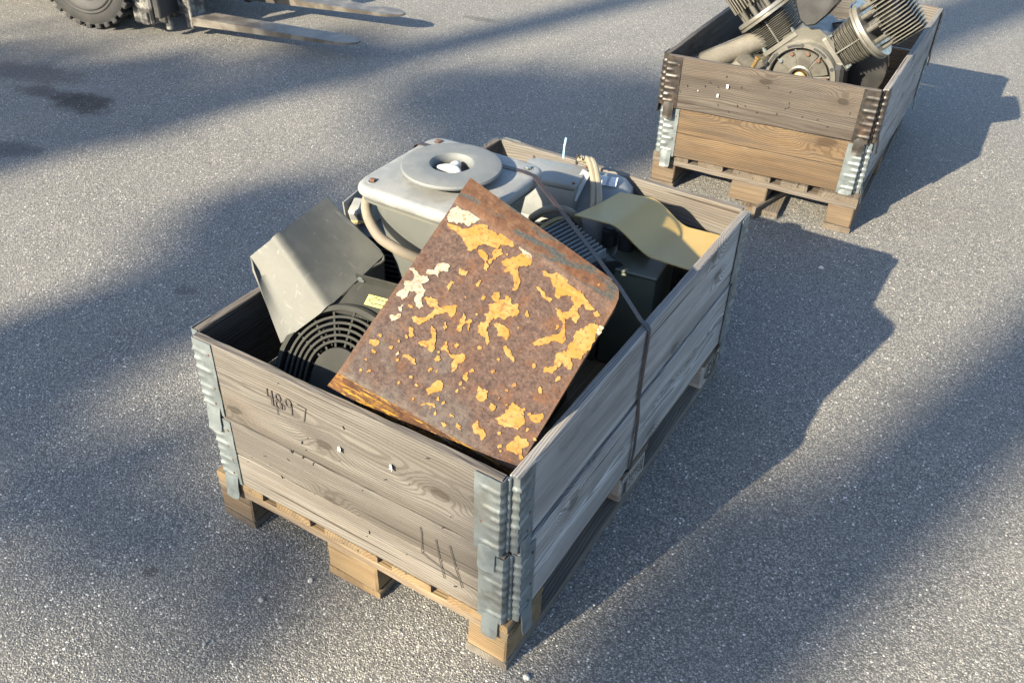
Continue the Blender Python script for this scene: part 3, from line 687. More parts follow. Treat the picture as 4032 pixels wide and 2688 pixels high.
FLK = [[[[0.0255,0.3509],[0.0398,0.342],[0.0522,0.344],[0.0709,0.3352],[0.0823,0.3272],[0.0892,0.3191],[0.0977,0.3238],[0.1045,0.3395],[0.1092,0.347],[0.1215,0.349],[0.1382,0.3512],[0.1392,0.3613],[0.1505,0.3652],[0.1627,0.3673],[0.159,0.3796],[0.1436,0.3854],[0.1303,0.3852],[0.1238,0.3768],[0.1049,0.3783],[0.0956,0.3828],[0.0832,0.3807],[0.0733,0.3703],[0.0672,0.3573],[0.0531,0.3542]],[[0.1086,0.3323],[0.111,0.3241],[0.122,0.3207],[0.1295,0.3154],[0.1329,0.3054],[0.143,0.3017],[0.1403,0.312],[0.1328,0.3173],[0.1284,0.329],[0.1181,0.3352]],[[0.1358,0.3475],[0.1321,0.3382],[0.1389,0.3301],[0.1325,0.3218],[0.141,0.3147],[0.1427,0.3275],[0.1464,0.3367],[0.1518,0.3469],[0.144,0.3568]],[[0.1841,0.3649],[0.1712,0.3481],[0.1647,0.3398],[0.1572,0.3333],[0.163,0.327],[0.1691,0.328],[0.1734,0.3163],[0.1826,0.3238],[0.191,0.3167],[0.2003,0.3078],[0.2042,0.289],[0.2106,0.2972],[0.2107,0.309],[0.2048,0.3197],[0.1954,0.3286],[0.1911,0.3403],[0.2087,0.3525],[0.2078,0.3638],[0.1997,0.3688]],[[0.2357,0.3557],[0.2423,0.3477],[0.2553,0.3479],[0.2662,0.34],[0.2771,0.332],[0.2795,0.3195],[0.2898,0.3206],[0.2977,0.3343],[0.3064,0.3344],[0.319,0.323],[0.318,0.3086],[0.3082,0.2986],[0.3011,0.3038],[0.2918,0.3009],[0.3018,0.2904],[0.3158,0.2845],[0.3231,0.2749],[0.3221,0.2608],[0.31,0.2472],[0.2963,0.2328],[0.2869,0.2185],[0.2943,0.2168],[0.311,0.2297],[0.3214,0.2423],[0.3374,0.2444],[0.3358,0.2594],[0.3248,0.2759],[0.3198,0.2891],[0.3279,0.2981],[0.3395,0.2886],[0.3387,0.3064],[0.3321,0.3188],[0.334,0.3314],[0.3484,0.3247],[0.3588,0.3337],[0.3457,0.3379],[0.3324,0.3467],[0.3184,0.3527],[0.2985,0.3533],[0.2879,0.3567],[0.2864,0.3676],[0.2664,0.3682],[0.2504,0.3569]],[[0.3803,0.3091],[0.3705,0.3114],[0.3594,0.2998],[0.3517,0.2818],[0.347,0.2746],[0.3528,0.2598],[0.3482,0.2482],[0.3505,0.2361],[0.3382,0.227],[0.3381,0.2113],[0.3437,0.2011],[0.3275,0.1876],[0.3328,0.1817],[0.3494,0.1866],[0.3497,0.1978],[0.355,0.2118],[0.3661,0.2069],[0.3752,0.2098],[0.3705,0.2227],[0.3609,0.2285],[0.3808,0.2351],[0.3819,0.2492],[0.3882,0.2616],[0.3858,0.2782],[0.3834,0.295]],[[0.3627,0.1896],[0.3565,0.1773],[0.36,0.1748],[0.3654,0.1845]],[[0.3367,0.1552],[0.3405,0.1443],[0.3478,0.1426],[0.3462,0.1518]],[[0.175,0.2704],[0.1793,0.2589],[0.1883,0.2546],[0.1802,0.2455],[0.1872,0.2333],[0.1808,0.2252],[0.1911,0.2149],[0.1814,0.2049],[0.1879,0.1858],[0.2008,0.1862],[0.2162,0.1745],[0.2149,0.1828],[0.2009,0.1976],[0.198,0.2142],[0.1998,0.2266],[0.2114,0.2331],[0.22,0.2333],[0.2228,0.244],[0.2361,0.2514],[0.2339,0.2617],[0.2261,0.2734],[0.2187,0.267],[0.2094,0.2757],[0.1988,0.279],[0.1997,0.2656],[0.1937,0.2646],[0.185,0.276]],[[0.2056,0.2162],[0.2136,0.2138],[0.223,0.2009],[0.2332,0.2021],[0.2411,0.1997],[0.2448,0.2085],[0.2364,0.2197],[0.2242,0.222],[0.2146,0.2235]],[[0.2452,0.1885],[0.2483,0.179],[0.2606,0.1725],[0.2769,0.1704],[0.2651,0.1839],[0.2537,0.1888]],[[0.066,0.198],[0.0836,0.187],[0.093,0.1899],[0.0925,0.1758],[0.0832,0.1615],[0.0712,0.1594],[0.0639,0.153],[0.0723,0.1463],[0.0837,0.1458],[0.0883,0.1529],[0.0988,0.1725],[0.1058,0.1833],[0.1171,0.1942],[0.1298,0.1875],[0.1328,0.1938],[0.1284,0.2166],[0.112,0.2029],[0.0987,0.1954],[0.0892,0.204],[0.0761,0.2036]],[[0.1465,0.2083],[0.1458,0.1942],[0.1501,0.1829],[0.1485,0.1706],[0.1582,0.1729],[0.1568,0.1866],[0.1614,0.1938],[0.171,0.1809],[0.1684,0.1931],[0.1694,0.2028],[0.1641,0.2044],[0.1578,0.1963]],[[0.1043,0.1596],[0.1097,0.1467],[0.1194,0.134],[0.1088,0.1259],[0.1009,0.1169],[0.1072,0.1137],[0.1208,0.1168],[0.1334,0.1104],[0.1357,0.1139],[0.128,0.1343],[0.12,0.1479],[0.1086,0.1575]],[[0.1462,0.1445],[0.1442,0.1366],[0.1449,0.1258],[0.1561,0.1275],[0.1659,0.1219],[0.1771,0.1214],[0.1771,0.1103],[0.1832,0.096],[0.1878,0.103],[0.1876,0.1183],[0.1938,0.1263],[0.1893,0.1416],[0.1798,0.1318],[0.1656,0.1261],[0.1548,0.1335]],[[0.0169,0.0768],[0.023,0.069],[0.0352,0.0722],[0.0365,0.081],[0.0278,0.0842]],[[0.0965,0.0876],[0.088,0.0783],[0.0989,0.08],[0.1111,0.0779],[0.1186,0.0763],[0.113,0.0856],[0.1018,0.086]],[[0.1688,0.0725],[0.1629,0.0604],[0.1616,0.0443],[0.1671,0.0387],[0.1765,0.0483],[0.185,0.0596],[0.1815,0.0708],[0.1746,0.0736]],[[0.2398,0.099],[0.2448,0.0865],[0.2479,0.0773],[0.2585,0.0737],[0.2667,0.0856],[0.2611,0.0977],[0.2492,0.0976]],[[0.2753,0.0817],[0.2774,0.0743],[0.286,0.0704],[0.2862,0.0813]],[[0.3112,0.0974],[0.3061,0.0838],[0.3052,0.0703],[0.2973,0.0617],[0.3077,0.0546],[0.3201,0.0551],[0.3304,0.063],[0.3441,0.0612],[0.3433,0.0702],[0.3505,0.0785],[0.3432,0.0894],[0.334,0.0907],[0.3398,0.0918],[0.3311,0.0999],[0.32,0.1045]],[[0.3478,0.0963],[0.354,0.089],[0.3631,0.0877],[0.3719,0.0947],[0.3748,0.1049],[0.3695,0.1106]],[[0.3466,0.0529],[0.3463,0.0421],[0.3387,0.0294],[0.3416,0.0205],[0.353,0.0226],[0.3653,0.0231],[0.375,0.0168],[0.376,0.0249],[0.3647,0.0354],[0.3748,0.0474],[0.3687,0.0546],[0.3573,0.0525]],[[0.2692,0.0438],[0.2677,0.028],[0.2748,0.0192],[0.2863,0.0213],[0.295,0.0135],[0.2978,0.0235],[0.2907,0.0323],[0.2799,0.0326]],[[0.2031,0.1027],[0.207,0.096],[0.2155,0.0963],[0.2181,0.1044],[0.2104,0.1089]],[[0.2193,0.0267],[0.2263,0.022],[0.2302,0.0264],[0.2245,0.0288]],[[0.214,0.0066],[0.2235,0.0012],[0.2297,0.0089],[0.2195,0.0118]],[[0.2398,0.021],[0.2403,0.0127],[0.2562,0.0109],[0.25,0.0181]],[[0.1699,0.0229],[0.1826,0.0235],[0.19,0.0254],[0.1845,0.0311]],[[0.1935,0.0231],[0.196,0.0116],[0.1999,0.0159]],[[0.2369,0.3213],[0.2486,0.3161],[0.2594,0.3082],[0.2786,0.3051],[0.2781,0.314],[0.2661,0.312],[0.2526,0.3207]],[[0.247,0.2713],[0.2475,0.2624],[0.2571,0.2609]],[[0.359,0.3292],[0.3653,0.3213],[0.3744,0.3286],[0.3656,0.3329]],[[0.0937,0.2803],[0.1002,0.2707],[0.1129,0.2741],[0.1106,0.2836]],[[0.0926,0.2514],[0.0916,0.2378],[0.0984,0.23],[0.0983,0.2416],[0.1003,0.252]],[[0.1373,0.282],[0.1394,0.2668],[0.1454,0.2679],[0.142,0.28]],[[0.0704,0.1384],[0.0732,0.1263],[0.0826,0.118],[0.0882,0.1234],[0.0788,0.1317]],[[0.1255,0.176],[0.1256,0.1646],[0.1329,0.1597],[0.1329,0.171]],[[0.1647,0.1503],[0.1617,0.1441],[0.1696,0.1418],[0.17,0.1487]],[[0.1426,0.1133],[0.1426,0.1021],[0.1528,0.1034],[0.1538,0.1106]],[[0.3055,0.1886],[0.312,0.1767],[0.3157,0.1832]],[[0.1612,0.2557],[0.1602,0.2482],[0.1658,0.2476],[0.1659,0.2537]]],[[[0.0244,0.3919],[0.0195,0.3769],[0.019,0.362],[0.0261,0.3537],[0.0437,0.3587],[0.0529,0.3663],[0.0647,0.3656],[0.0783,0.3853],[0.0713,0.3936],[0.055,0.3943],[0.0384,0.3875]],[[0.0104,0.2347],[0.0252,0.2288],[0.0281,0.2164],[0.014,0.2062],[0.022,0.1966],[0.0149,0.1787],[0.0312,0.1739],[0.0365,0.1838],[0.0336,0.1961],[0.0474,0.1992],[0.0524,0.1834],[0.0683,0.1716],[0.0736,0.1814],[0.0603,0.1925],[0.0588,0.2102],[0.0475,0.2178],[0.0551,0.2315],[0.0492,0.2376],[0.0364,0.2327],[0.0189,0.2394]],[[0.0502,0.2664],[0.0548,0.2548],[0.0375,0.2498],[0.0444,0.2419],[0.0607,0.2486],[0.0688,0.2462],[0.0626,0.2568],[0.0761,0.2643],[0.076,0.2761],[0.0644,0.2767]],[[0.0262,0.1343],[0.0357,0.1259],[0.0433,0.1392],[0.0434,0.1485]],[[0.0302,0.1572],[0.042,0.1523],[0.0381,0.1662]],[[0.0751,0.0756],[0.081,0.0731],[0.0797,0.0826]],[[0.381,0.3118],[0.3801,0.2931],[0.3886,0.2933],[0.3895,0.312]],[[0.1719,0.3748],[0.1831,0.3667],[0.2034,0.3661],[0.2021,0.3725],[0.1825,0.3759]]]]
def flake(pl, mat, k):
    n = len(pl); pts = []; r = random.Random(k)
    for i in range(n):
        a, b = Vector(pl[i]), Vector(pl[(i + 1) % n]); L = (b - a).length; m = max(2, int(L / .0025))
        for j in range(m):
            p = a.lerp(b, j / m); nn = Vector((b.y - a.y, a.x - b.x)).normalized() if L > 1e-6 else Vector((0, 0))
            o = mnoise.noise(Vector((p.x * 160, p.y * 160, k * .37))) * .0034 + mnoise.noise(Vector((p.x * 420, p.y * 420, k * .7))) * .0022
            pts.append(p + nn * o)
    g = G(); z1 = .0016
    top = g.vs([(p.x, p.y, z1 + .0006 * mnoise.noise(Vector((p.x * 60, p.y * 60, 1)))) for p in pts]); bot = g.vs([(p.x, p.y, -.0006) for p in pts])
    from mathutils.geometry import tessellate_polygon
    for tr in tessellate_polygon([[Vector((p.x, p.y, 0)) for p in pts]]): g.face([top[i] for i in tr])
    for i in range(len(pts)): g.face([top[i], bot[i], bot[(i + 1) % len(pts)], top[(i + 1) % len(pts)]])
    obj('paint_flake', g, mat, RP, PL, 0)
kk = 0
for lst, mt in zip(FLK, (M['flake_y'], M['flake_w'])):
    for pl in lst: flake(pl, mt, kk); kk += 1
for q in range(60):         # small flecks, thickest along the lower edge
    x = RND.uniform(.03, .38); y = RND.uniform(.02, .4) if q > 34 else RND.uniform(.012, .12); s_ = RND.uniform(.0016, .0042)
    flake([(x + s_ * math.cos(a) * RND.uniform(.6, 1.3), y + s_ * math.sin(a) * RND.uniform(.6, 1.3)) for a in (0, 1.1, 2.2, 3.3, 4.4, 5.4)], M['flake_y'], 200 + q)

# ------------------------------------------------------------------ machine with the square bolted lid
def squircle(h, n=48, e=5.5, wob=0.):
    out = []
    for i in range(n):
        a = 2 * math.pi * i / n; c, s_ = math.cos(a), math.sin(a)
        out.append((h * math.copysign(abs(c) ** (2 / e), c), h * math.copysign(abs(s_) ** (2 / e), s_)))
    return out
def blend(h, r, t, n=48):
    sq = squircle(h, n, 5.5); return [(x * (1 - t) + r * math.cos(2 * math.pi * i / n) * t, y * (1 - t) + r * math.sin(2 * math.pi * i / n) * t) for i, (x, y) in enumerate(sq)]
MC = T(-.468, .498, .144)
MA = thing('machine_housing', 'grey cast machine housing with square bolted lid, round disc and white star knob', 'machine', MC)
LZ = .646; KS = .909          # the lid stands well above the collar
g = G()
g.rings([[(x, y, z) for x, y in squircle(h * KS * 1.03, 96, 9)] for h, z in ((.150, LZ - .030), (.158, LZ - .028), (.1625, LZ - .021), (.1635, LZ - .014), (.162, LZ - .006), (.157, LZ - .001), (.150, LZ), (.12, LZ + .0015), (.06, LZ + .002))])
obj('lid', g, M['cast_grey'], MA, MC, 50)
g = G(); rg = []
for t_, z in ((0, LZ - .031), (.05, LZ - .06), (.25, LZ - .13), (.55, LZ - .22), (.8, LZ - .34), (1, LZ - .48), (1, .002)):
    rg.append([(x, y, z) for x, y in blend((.148 - .012 * t_) * KS, .098, t_, 64)])
g.rings(rg); obj('body', g, M['body_grey'], MA, MC, 50)
g = G(); g.rings([[(x, y, z) for x, y in squircle(h * KS * 1.03, 96, 9)] for h, z in ((.149, LZ - .040), (.1545, LZ - .038), (.1545, LZ - .0345), (.149, LZ - .0315))]); obj('gasket', g, M['body_grey'], MA, MC)
DZ = LZ + .017; KM = MC @ Matrix.Diagonal((KS, KS, 1, 1))
g = G(); g.ringloop([(.047, DZ - .010), (.112, DZ - .002), (.1175, DZ), (.119, DZ + .004), (.1165, DZ + .008), (.105, DZ + .0105), (.060, DZ + .013), (.052, DZ + .0115), (.0475, DZ + .006), (.0455, DZ - .002)], 72)
obj('disc', g, M['disc_grey'], MA, KM, 40)
g = G(); g.lathe([(.044, DZ - .034), (.044, DZ - .030), (.09, DZ - .0145)], 40); obj('hole_floor', g, M['black'], MA, KM)
def star(r0, r1, n=48): return [((r0 + (r1 - r0) * (.5 + .5 * math.cos(3 * a)) ** 1.4) * math.cos(a), (r0 + (r1 - r0) * (.5 + .5 * math.cos(3 * a)) ** 1.4) * math.sin(a)) for a in (2 * math.pi * i / n for i in range(n))]
g = G(); KW = KM @ T(0, 0, -.001) @ RZ(rad(95))
g.rings([[(x * k, y * k, z) for x, y in star(.014, .036)] for k, z in ((.9, DZ - .010), (1., DZ - .008), (1., DZ + .002), (.93, DZ + .005), (.6, DZ + .0075))])
kn = obj('star_knob', g, M['white'], MA, KW, 50)
g = G().lathe([(.016, DZ - .03), (.016, DZ - .009), (.012, DZ - .0085)], 20); obj('knob_hub', g, M['cream'], kn, KW)
for i, (sx, sy) in enumerate(((-1, 1), (-1, -1), (1, 1), (1, -1))):
    P = MC @ T(sx * .119, sy * .119, LZ)
    g = G().ringloop([(.0085, -.001), (.0125, -.001), (.0125, .0008), (.0112, .0012), (.009, .0006)], 24); obj('bolt_seat', g, M['cast_grey'], MA, P)
    g = G().lathe([(.0088, .0), (.0088, .0010)], 20); 
    bo = obj('bolt', G().lathe([(.0075, .0012), (.0075, .0045), (.006, .0058)], 6, RZ(i * .5)), M['rust_dot'] if i < 2 else M['zinc'], MA, P, 20)
    obj('washer', g, M['dark_iron'], bo, P)
g = G().box((0, 0, 0), (.20, .13, .40), .015, None, 2); obj('sun_block_box', g, M['dark_iron'], MA, T(-.325, .60, .35) @ RZ(.1))  # added box, no real part: keeps sun off the green case
# pale paint-smeared side plate and the cooling fins between the machine and the cowl
g = G().box((0, 0, 0), (.004, .20, .12), .001)
sp = obj('side_plate', g, M['cast_grey'], MA, T(-.752, .56, .61) @ RX(rad(6)) @ RZ(.06))
g = G(); 
for k in range(4): g.tube([(.0035, .03 + k * .007, .05 - k * .002), (.0035, .036 + k * .007, .02), (.0035, .046 + k * .004, -.01 + k * .004)], .0032, 6)
obj('paint_smear', g, M['yellow_paint'], sp, WORLD[sp])
for k in range(11):
    g = G().box((0, 0, 0), (.13, .10, .0035), .001); obj('cooling_fin', g, M['dark_iron'], MA, T(-.655, .475, .47 + k * .0135) @ RZ(.25) @ RX(rad(-8)))
for k in range(3):
    g = G().box((0, 0, 0), (.035, .006, .006), .001); obj('pale_lug', g, M['cream'], MA, T(-.715 + k * .012, .468 - k * .012, .612 - k * .018) @ RZ(.5))
g = G().box((0, 0, 0), (.03, .05, .05), .006); obj('bracket', g, M['cast_grey'], MA, T(-.728, .485, .628) @ RZ(.3) @ RX(.4))
# hose looping below the lid, and a second one rising behind the plate
def smooth(P, n=8):
    P = [Vector(p) for p in P]; out = []
    for i in range(len(P) - 1):
        p0, p1, p2, p3 = P[max(i - 1, 0)], P[i], P[i + 1], P[min(i + 2, len(P) - 1)]
        for k in range(n):
            t = k / n; out.append(.5 * ((2 * p1) + (p2 - p0) * t + (2 * p0 - 5 * p1 + 4 * p2 - p3) * t * t + (3 * p1 - p0 - 3 * p2 + p3) * t ** 3))
    out.append(P[-1]); return out
g = G().tube(smooth([(-.606,.388,.752),(-.602,.372,.740),(-.589,.355,.728),(-.564,.337,.715),(-.528,.322,.70),(-.489,.325,.685),(-.456,.341,.668),(-.42,.375,.64),(-.40,.44,.58)]), .0115, 14); tag(obj('hose', g, M['hose'], None), 'dusty grey hose curving down under the left corner of the square lid', 'hose')
g = G().tube(smooth([(-.52,.92,.42),(-.50,.91,.48),(-.468,.872,.52),(-.435,.866,.55),(-.407,.876,.56),(-.379,.896,.55),(-.366,.918,.52),(-.375,.952,.47),(-.40,1.0,.40)]), .011, 14); tag(obj('hose', g, M['hose'], None), 'grey hose arching between the rusty plate and the finned motor', 'hose')

# ------------------------------------------------------------------ plastic fan cowl
FC = T(-.60, .25, .144)
CW = thing('fan_cowl', 'grey plastic fan cowl with round grille and yellow arrow sticker', 'fan cowl', FC)
def patch(corners, nu, nv, th, bulge=0., round_=None):
    a, b, c, d = [Vector(p) for p in corners]; n = (b - a).cross(d - a).normalized(); rows = []
    for j in range(nv + 1):
        v = j / nv; row = []
        for i in range(nu + 1):
            u = i / nu; p = (a.lerp(b, u)).lerp(d.lerp(c, u), v)
            row.append(tuple(p + n * bulge * 16 * u * (1 - u) * v * (1 - v) * .5))
        rows.append(row)
    return rows
Dd, Aa, Bb, Cc, Ee, Ff, F2, Gg = [Vector(p) for p in [(-0.7183, 0.2146, 0.695), (-0.7371, 0.3927, 0.7), (-0.5624, 0.3682, 0.62), (-0.5693, 0.2864, 0.6), (-0.5732, 0.1937, 0.58), (-0.7671, 0.1772, 0.645), (-0.7427, 0.1558, 0.63), (-0.6511, 0.1224, 0.5)]]
g = G()
# one skin: side panel - rounded shoulder - top panel, swept from the back (A) to the front (E)
rows = []
NT_ = 22
for j in range(NT_ + 1):
    t = j / NT_
    low = F2.lerp(Gg, t)
    mid = Ff.lerp(Gg.lerp(Ee, .30), t)
    sho = Dd.lerp(Ee, t)
    s1 = mid.lerp(sho, .80)
    top_end = Aa.lerp(Bb, t)
    inn = sho.lerp(top_end, .075)
    row = [low, low.lerp(mid, .6), mid]
    for k in range(1, 5): row.append(mid.lerp(s1, k / 4))
    nrm_ = Vector((-.3, -.35, .85)).normalized()
    for k in range(1, 6):      # rounded shoulder
        q = k / 6; row.append(s1 * (1 - q) ** 2 + (sho + nrm_ * .006) * 2 * q * (1 - q) + inn * q ** 2)
    for k in range(0, 9): row.append(inn.lerp(top_end, k / 8))
    rows.append([tuple(p) for p in row])
g.sheet([r for r in rows], .004)
obj('scoop', g, M['plastic'], CW, I4, 50)
# edge bead round the scoop opening
g = G().tube(smooth([Aa, Aa.lerp(Bb, .5), Bb, Bb.lerp(Cc, .5), Cc], 4), .0035, 8); obj('edge_bead', g, M['plastic'], CW, I4)
# back wall under the top panel
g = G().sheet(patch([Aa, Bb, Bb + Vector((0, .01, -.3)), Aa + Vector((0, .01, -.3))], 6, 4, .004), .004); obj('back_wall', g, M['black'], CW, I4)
GC = Vector((-.505,.130,.474)); GN = Vector((.15,-.78,.62)).normalized()
GW = frame(GC, Vector((GN.y * -1, GN.x, 0)), GN.cross(Vector((-GN.y, GN.x, 0)))); 
ax = Vector((-GN.y, GN.x, 0)).normalized(); ay = GN.cross(ax)
GW = Matrix((ax, ay, GN)).transposed().to_4x4(); GW.translation = GC
R0 = .142
def arch(r, r2, z, th, leg=.10, n=40):
    """half ring on top with two straight legs below, rectangular section"""
    pts = [(-r, -leg)] + [(-r, -leg * .5)] + [(r * math.cos(a), r * math.sin(a)) for a in (math.pi - math.pi * i / n for i in range(n + 1))] + [(r, -leg * .5), (r, -leg)]
    g = G(); g.tube([(x, y, z) for x, y in pts], r2, 4, None, True, (0, 0, 1), th); return g
g = arch(R0 * .975, R0 * .036, -.012, .018, .12); obj('grille_rim', g, M['plastic_dark'], CW, GW, 40)
for k, q in enumerate((.845, .755, .665, .575, .485)):
    obj('grille_ring', arch(R0 * q, .0026, -.006 + .004 * (1 - q) * 4, .007, .12), M['plastic_dark'], CW, GW, 40)
g = G(); r_ = R0 * .40
pts = [(-r_, -.12)] + [(r_ * math.cos(a), r_ * math.sin(a)) for a in (math.pi - math.pi * i / 30 for i in range(31))] + [(r_, -.12)]
g.rings([[(x, y, -.02) for x, y in pts], [(x, y, .004) for x, y in pts], [(x * .96, y * .96, .010) for x, y in pts]]); obj('grille_hub', g, M['plastic_dark'], CW, GW, 40)
for k in range(9):
    a = rad(8 + k * 20.5)
    g = G().tube([(r_ * math.cos(a), r_ * math.sin(a), -.004), (R0 * .93 * math.cos(a), R0 * .93 * math.sin(a), -.010)], .0022, 4, None, True, (0, 0, 1), .006); obj('grille_spoke', g, M['plastic_dark'], CW, GW)
# fan vanes behind the grille
for k in range(11):
    a = rad(-8 + k * 18)
    g = G().sheet([[((r_ * .9 + (R0 * .86 - r_ * .9) * i / 3) * math.cos(a + j * .13), (r_ * .9 + (R0 * .86 - r_ * .9) * i / 3) * math.sin(a + j * .13), -.045 - j * .03) for i in range(4)] for j in range(3)], .003)
    obj('fan_blade', g, M['plastic_dark'], CW, GW)
g = G().lathe([(R0 * .95, -.15), (R0 * .95, -.13)], 40); obj('fan_backing', g, M['black'], CW, GW)
# collar of the fan opening joining the scoop, split by a wavy seam from the top cover
g = G(); a0, a1 = rad(-15), rad(185); rows = []
for j, (rr, zz) in enumerate(((R0 * .985, .004), (R0 * 1.02, .002), (R0 * 1.05, -.010), (R0 * 1.07, -.05), (R0 * 1.07, -.12))):
    rows.append([(rr * math.cos(a0 + (a1 - a0) * i / 40), rr * math.sin(a0 + (a1 - a0) * i / 40), zz) for i in range(41)])
g.sheet(rows, -.003); obj('fan_shroud', g, M['plastic_dark'], CW, GW, 50)
# flat top cover between the scoop and the plate, with its lip, bolt and sticker
TC = [Vector(p) for p in [(-.578,.196,.572),(-.40,.235,.566),(-.41,.31,.597),(-.562,.278,.603)]]
g = G().sheet(patch(TC, 10, 8, .004, .006), .005); obj('top_cover', g, M['plastic_dark'], CW, I4, 50)
cn = (TC[1] - TC[0]).cross(TC[3] - TC[0]).normalized()
if cn.z < 0: cn = -cn
g = G().sheet([[tuple(TC[3].lerp(TC[2], i / 6) + cn * h) for i in range(7)] for h in (-.004, .012, .026)], .004); obj('cover_lip', g, M['plastic_dark'], CW, I4)
g = G().tube(smooth([TC[0].lerp(TC[1], q) + cn * (.0035 + 0) + (TC[3] - TC[0]) * (.10 + .10 * math.sin(q * 5.2)) for q in np.linspace(.02, 1, 9)], 4), .0022, 6); obj('cover_seam', g, M['black'], CW, I4)
bw = frame(TC[3].lerp(TC[2], .07) + cn * .014 + (TC[0] - TC[3]).normalized() * .003, (TC[2] - TC[3]), cn)
obj('bolt', G().lathe([(.0085, 0), (.0085, .002), (.0062, .0025), (.0062, .008), (.005, .009)], 6, RX(0)), M['zinc'], CW, frame(TC[3].lerp(TC[2], .07) + cn * .012 + (TC[0] - TC[3]).normalized() * .002, (TC[2] - TC[3]), (TC[2] - TC[3]).cross(TC[0] - TC[3])) @ RX(0))
ux = (TC[2] - TC[3]).normalized(); uy = (TC[3] - TC[0]).normalized()
so_ = TC[0].lerp(TC[1], .52).lerp(TC[3].lerp(TC[2], .52), .52) + cn * .0065
SW = frame(so_, ux, uy)
if SW.to_3x3().col[2].dot(cn) < 0: SW = SW @ RX(math.pi)
g = G().box((.01, 0, 0), (.085, .026, .001), 0); st = obj('arrow_sticker', g, M['sticker'], CW, SW)
fl = 1
g = G().tube([(.06, .0055 * fl, .0008), (-.012, .0055, .0008), (-.012, .0095, .0008), (-.027, 0, .0008), (-.012, -.0095, .0008), (-.012, -.0055, .0008), (.06, -.0055, .0008)], .0011, 4, None, True, (0, 0, 1), .0003)
obj('arrow', g, M['ink'], st, SW)

# ------------------------------------------------------------------ electric motor behind the machine
MW = T(-.47, 1.04, .144)
MO = thing('electric_motor', 'pale grey electric motor with terminal box and finned casing against the back board', 'motor', MW)
TB = T(-.487, .995, .0) @ RZ(.17)
g = G().box((0, 0, .53), (.16, .115, .10), .008, None, 2); obj('terminal_box', g, M['motor_grey'], MO, TB)
g = G().box((0, 0, .5885), (.168, .122, .016), .005, None, 2); tl = obj('terminal_lid', g, M['motor_grey'], MO, TB)
for sx, sy in ((1, 1), (1, -1), (-1, 1), (-1, -1)):
    obj('screw', G().lathe([(.004, .5965), (.004, .600), (.0025, .6015)], 8, T(sx * .075, sy * .052, 0)), M['rust_dot'], tl, TB)
CX = frame((-.435, 1.09, .425), (.93, .28, 0), (-.28, .93, 0))       # motor axis
for k in range(16):
    a = rad(-10 + k * 13.5)
    g = G().box((-.07, 0, .118), (.22, .004, .022), .001, RX(a - math.pi / 2)); obj('cooling_fin', g, M['motor_grey'], MO, CX)
g = G().lathe([(.112, -.19), (.112, .06)], 36, RY(math.pi / 2)); obj('casing', g, M['motor_grey'], MO, CX)
g = G().lathe([(.125, -.015), (.137, .0), (.139, .02), (.138, .075), (.130, .105), (.108, .128), (.06, .135)], 14, RY(math.pi / 2) @ RZ(.22)); fcv = obj('fan_cover', g, M['motor_grey'], MO, CX, 30)
for xx, wd in ((.02, .05), (.062, .028)):
    g = G()
    g.sheet([[(xx + wd * i / 3, -.1405 * math.sin(.02 + .30 * j / 5), .1405 * math.cos(.02 + .30 * j / 5)) for i in range(4)] for j in range(6)], .0006)
    obj('label', g, M['label_grey'], fcv, CX)
for k, d_ in enumerate((0, .014)):
    g = G().tube(smooth([(-.46 + d_, 1.09, .60), (-.425 + d_, 1.075, .612), (-.385 + d_, 1.03, .592), (-.352 + d_ * 1.2, .975, .556), (-.338 + d_, .945, .52)]), .0085, 10)
    tag(obj('cable', g, M['cable_pale'], None), ('cream cable running down beside the terminal box, nearer the white tag' if k == 0 else 'outer of two cream cables by the motor, beside the labelled fan cover'), 'cable', 'cream motor cables')
g = G().sheet([[(-.417 + .02 * i / 3, 1.03 - .075 * j / 4 + .01 * i / 3, .606 - .05 * (j / 4) ** 1.2 - .012 * i / 3) for i in range(4)] for j in range(5)], .0007)
tag(obj('paper_tag', g, M['paper'], None), 'white paper tag hanging beside the grey terminal box', 'tag')
g = G().tube([(-.505, 1.085, .592), (-.503, 1.083, .63), (-.499, 1.082, .654)], .0026, 4, None, True, (0, 1, 0), .0012)
tag(obj('cable_tie', g, M['pale_blue'], None), 'pale blue cable tie end sticking up behind the terminal box', 'cable tie')
g = G().tube(smooth([(-.452, 1.075, .61), (-.446, 1.07, .625), (-.437, 1.065, .62), (-.44, 1.072, .61)]), .0018, 6); g.box((-.463, 1.085, .60), (.006, .006, .03), .001)
tag(obj('wire_loop', g, M['dark_iron'], None), 'small dark wire loop beside the white paper tag', 'wire')

# second finned casing, low behind the hose arch
FW = T(-.33, .84, .144)
FM = thing('finned_casing', 'dark finned casing low under the hose arch, beside the yellow cover', 'motor', FW)
fm_x = frame((-.335, .865, .40), (.90, -.42, -.08), (.42, .90, 0))
g = G().lathe([(.095, -.10), (.095, .10)], 28, RY(math.pi / 2)); obj('casing', g, M['dark_iron'], FM, fm_x)
for k in range(12):
    g = G().box((-.075 + k * .0145, -.035, .075), (.0042, .15, .085), .001); obj('cooling_fin', g, M['motor_grey'], FM, fm_x @ RX(rad(12)))
g = G().ringloop([(.09, -.006), (.108, -.006), (.108, .006), (.09, .006)], 30, T(-.10, 0, 0) @ RY(math.pi / 2)); obj('end_ring', g, M['cream'], FM, fm_x)

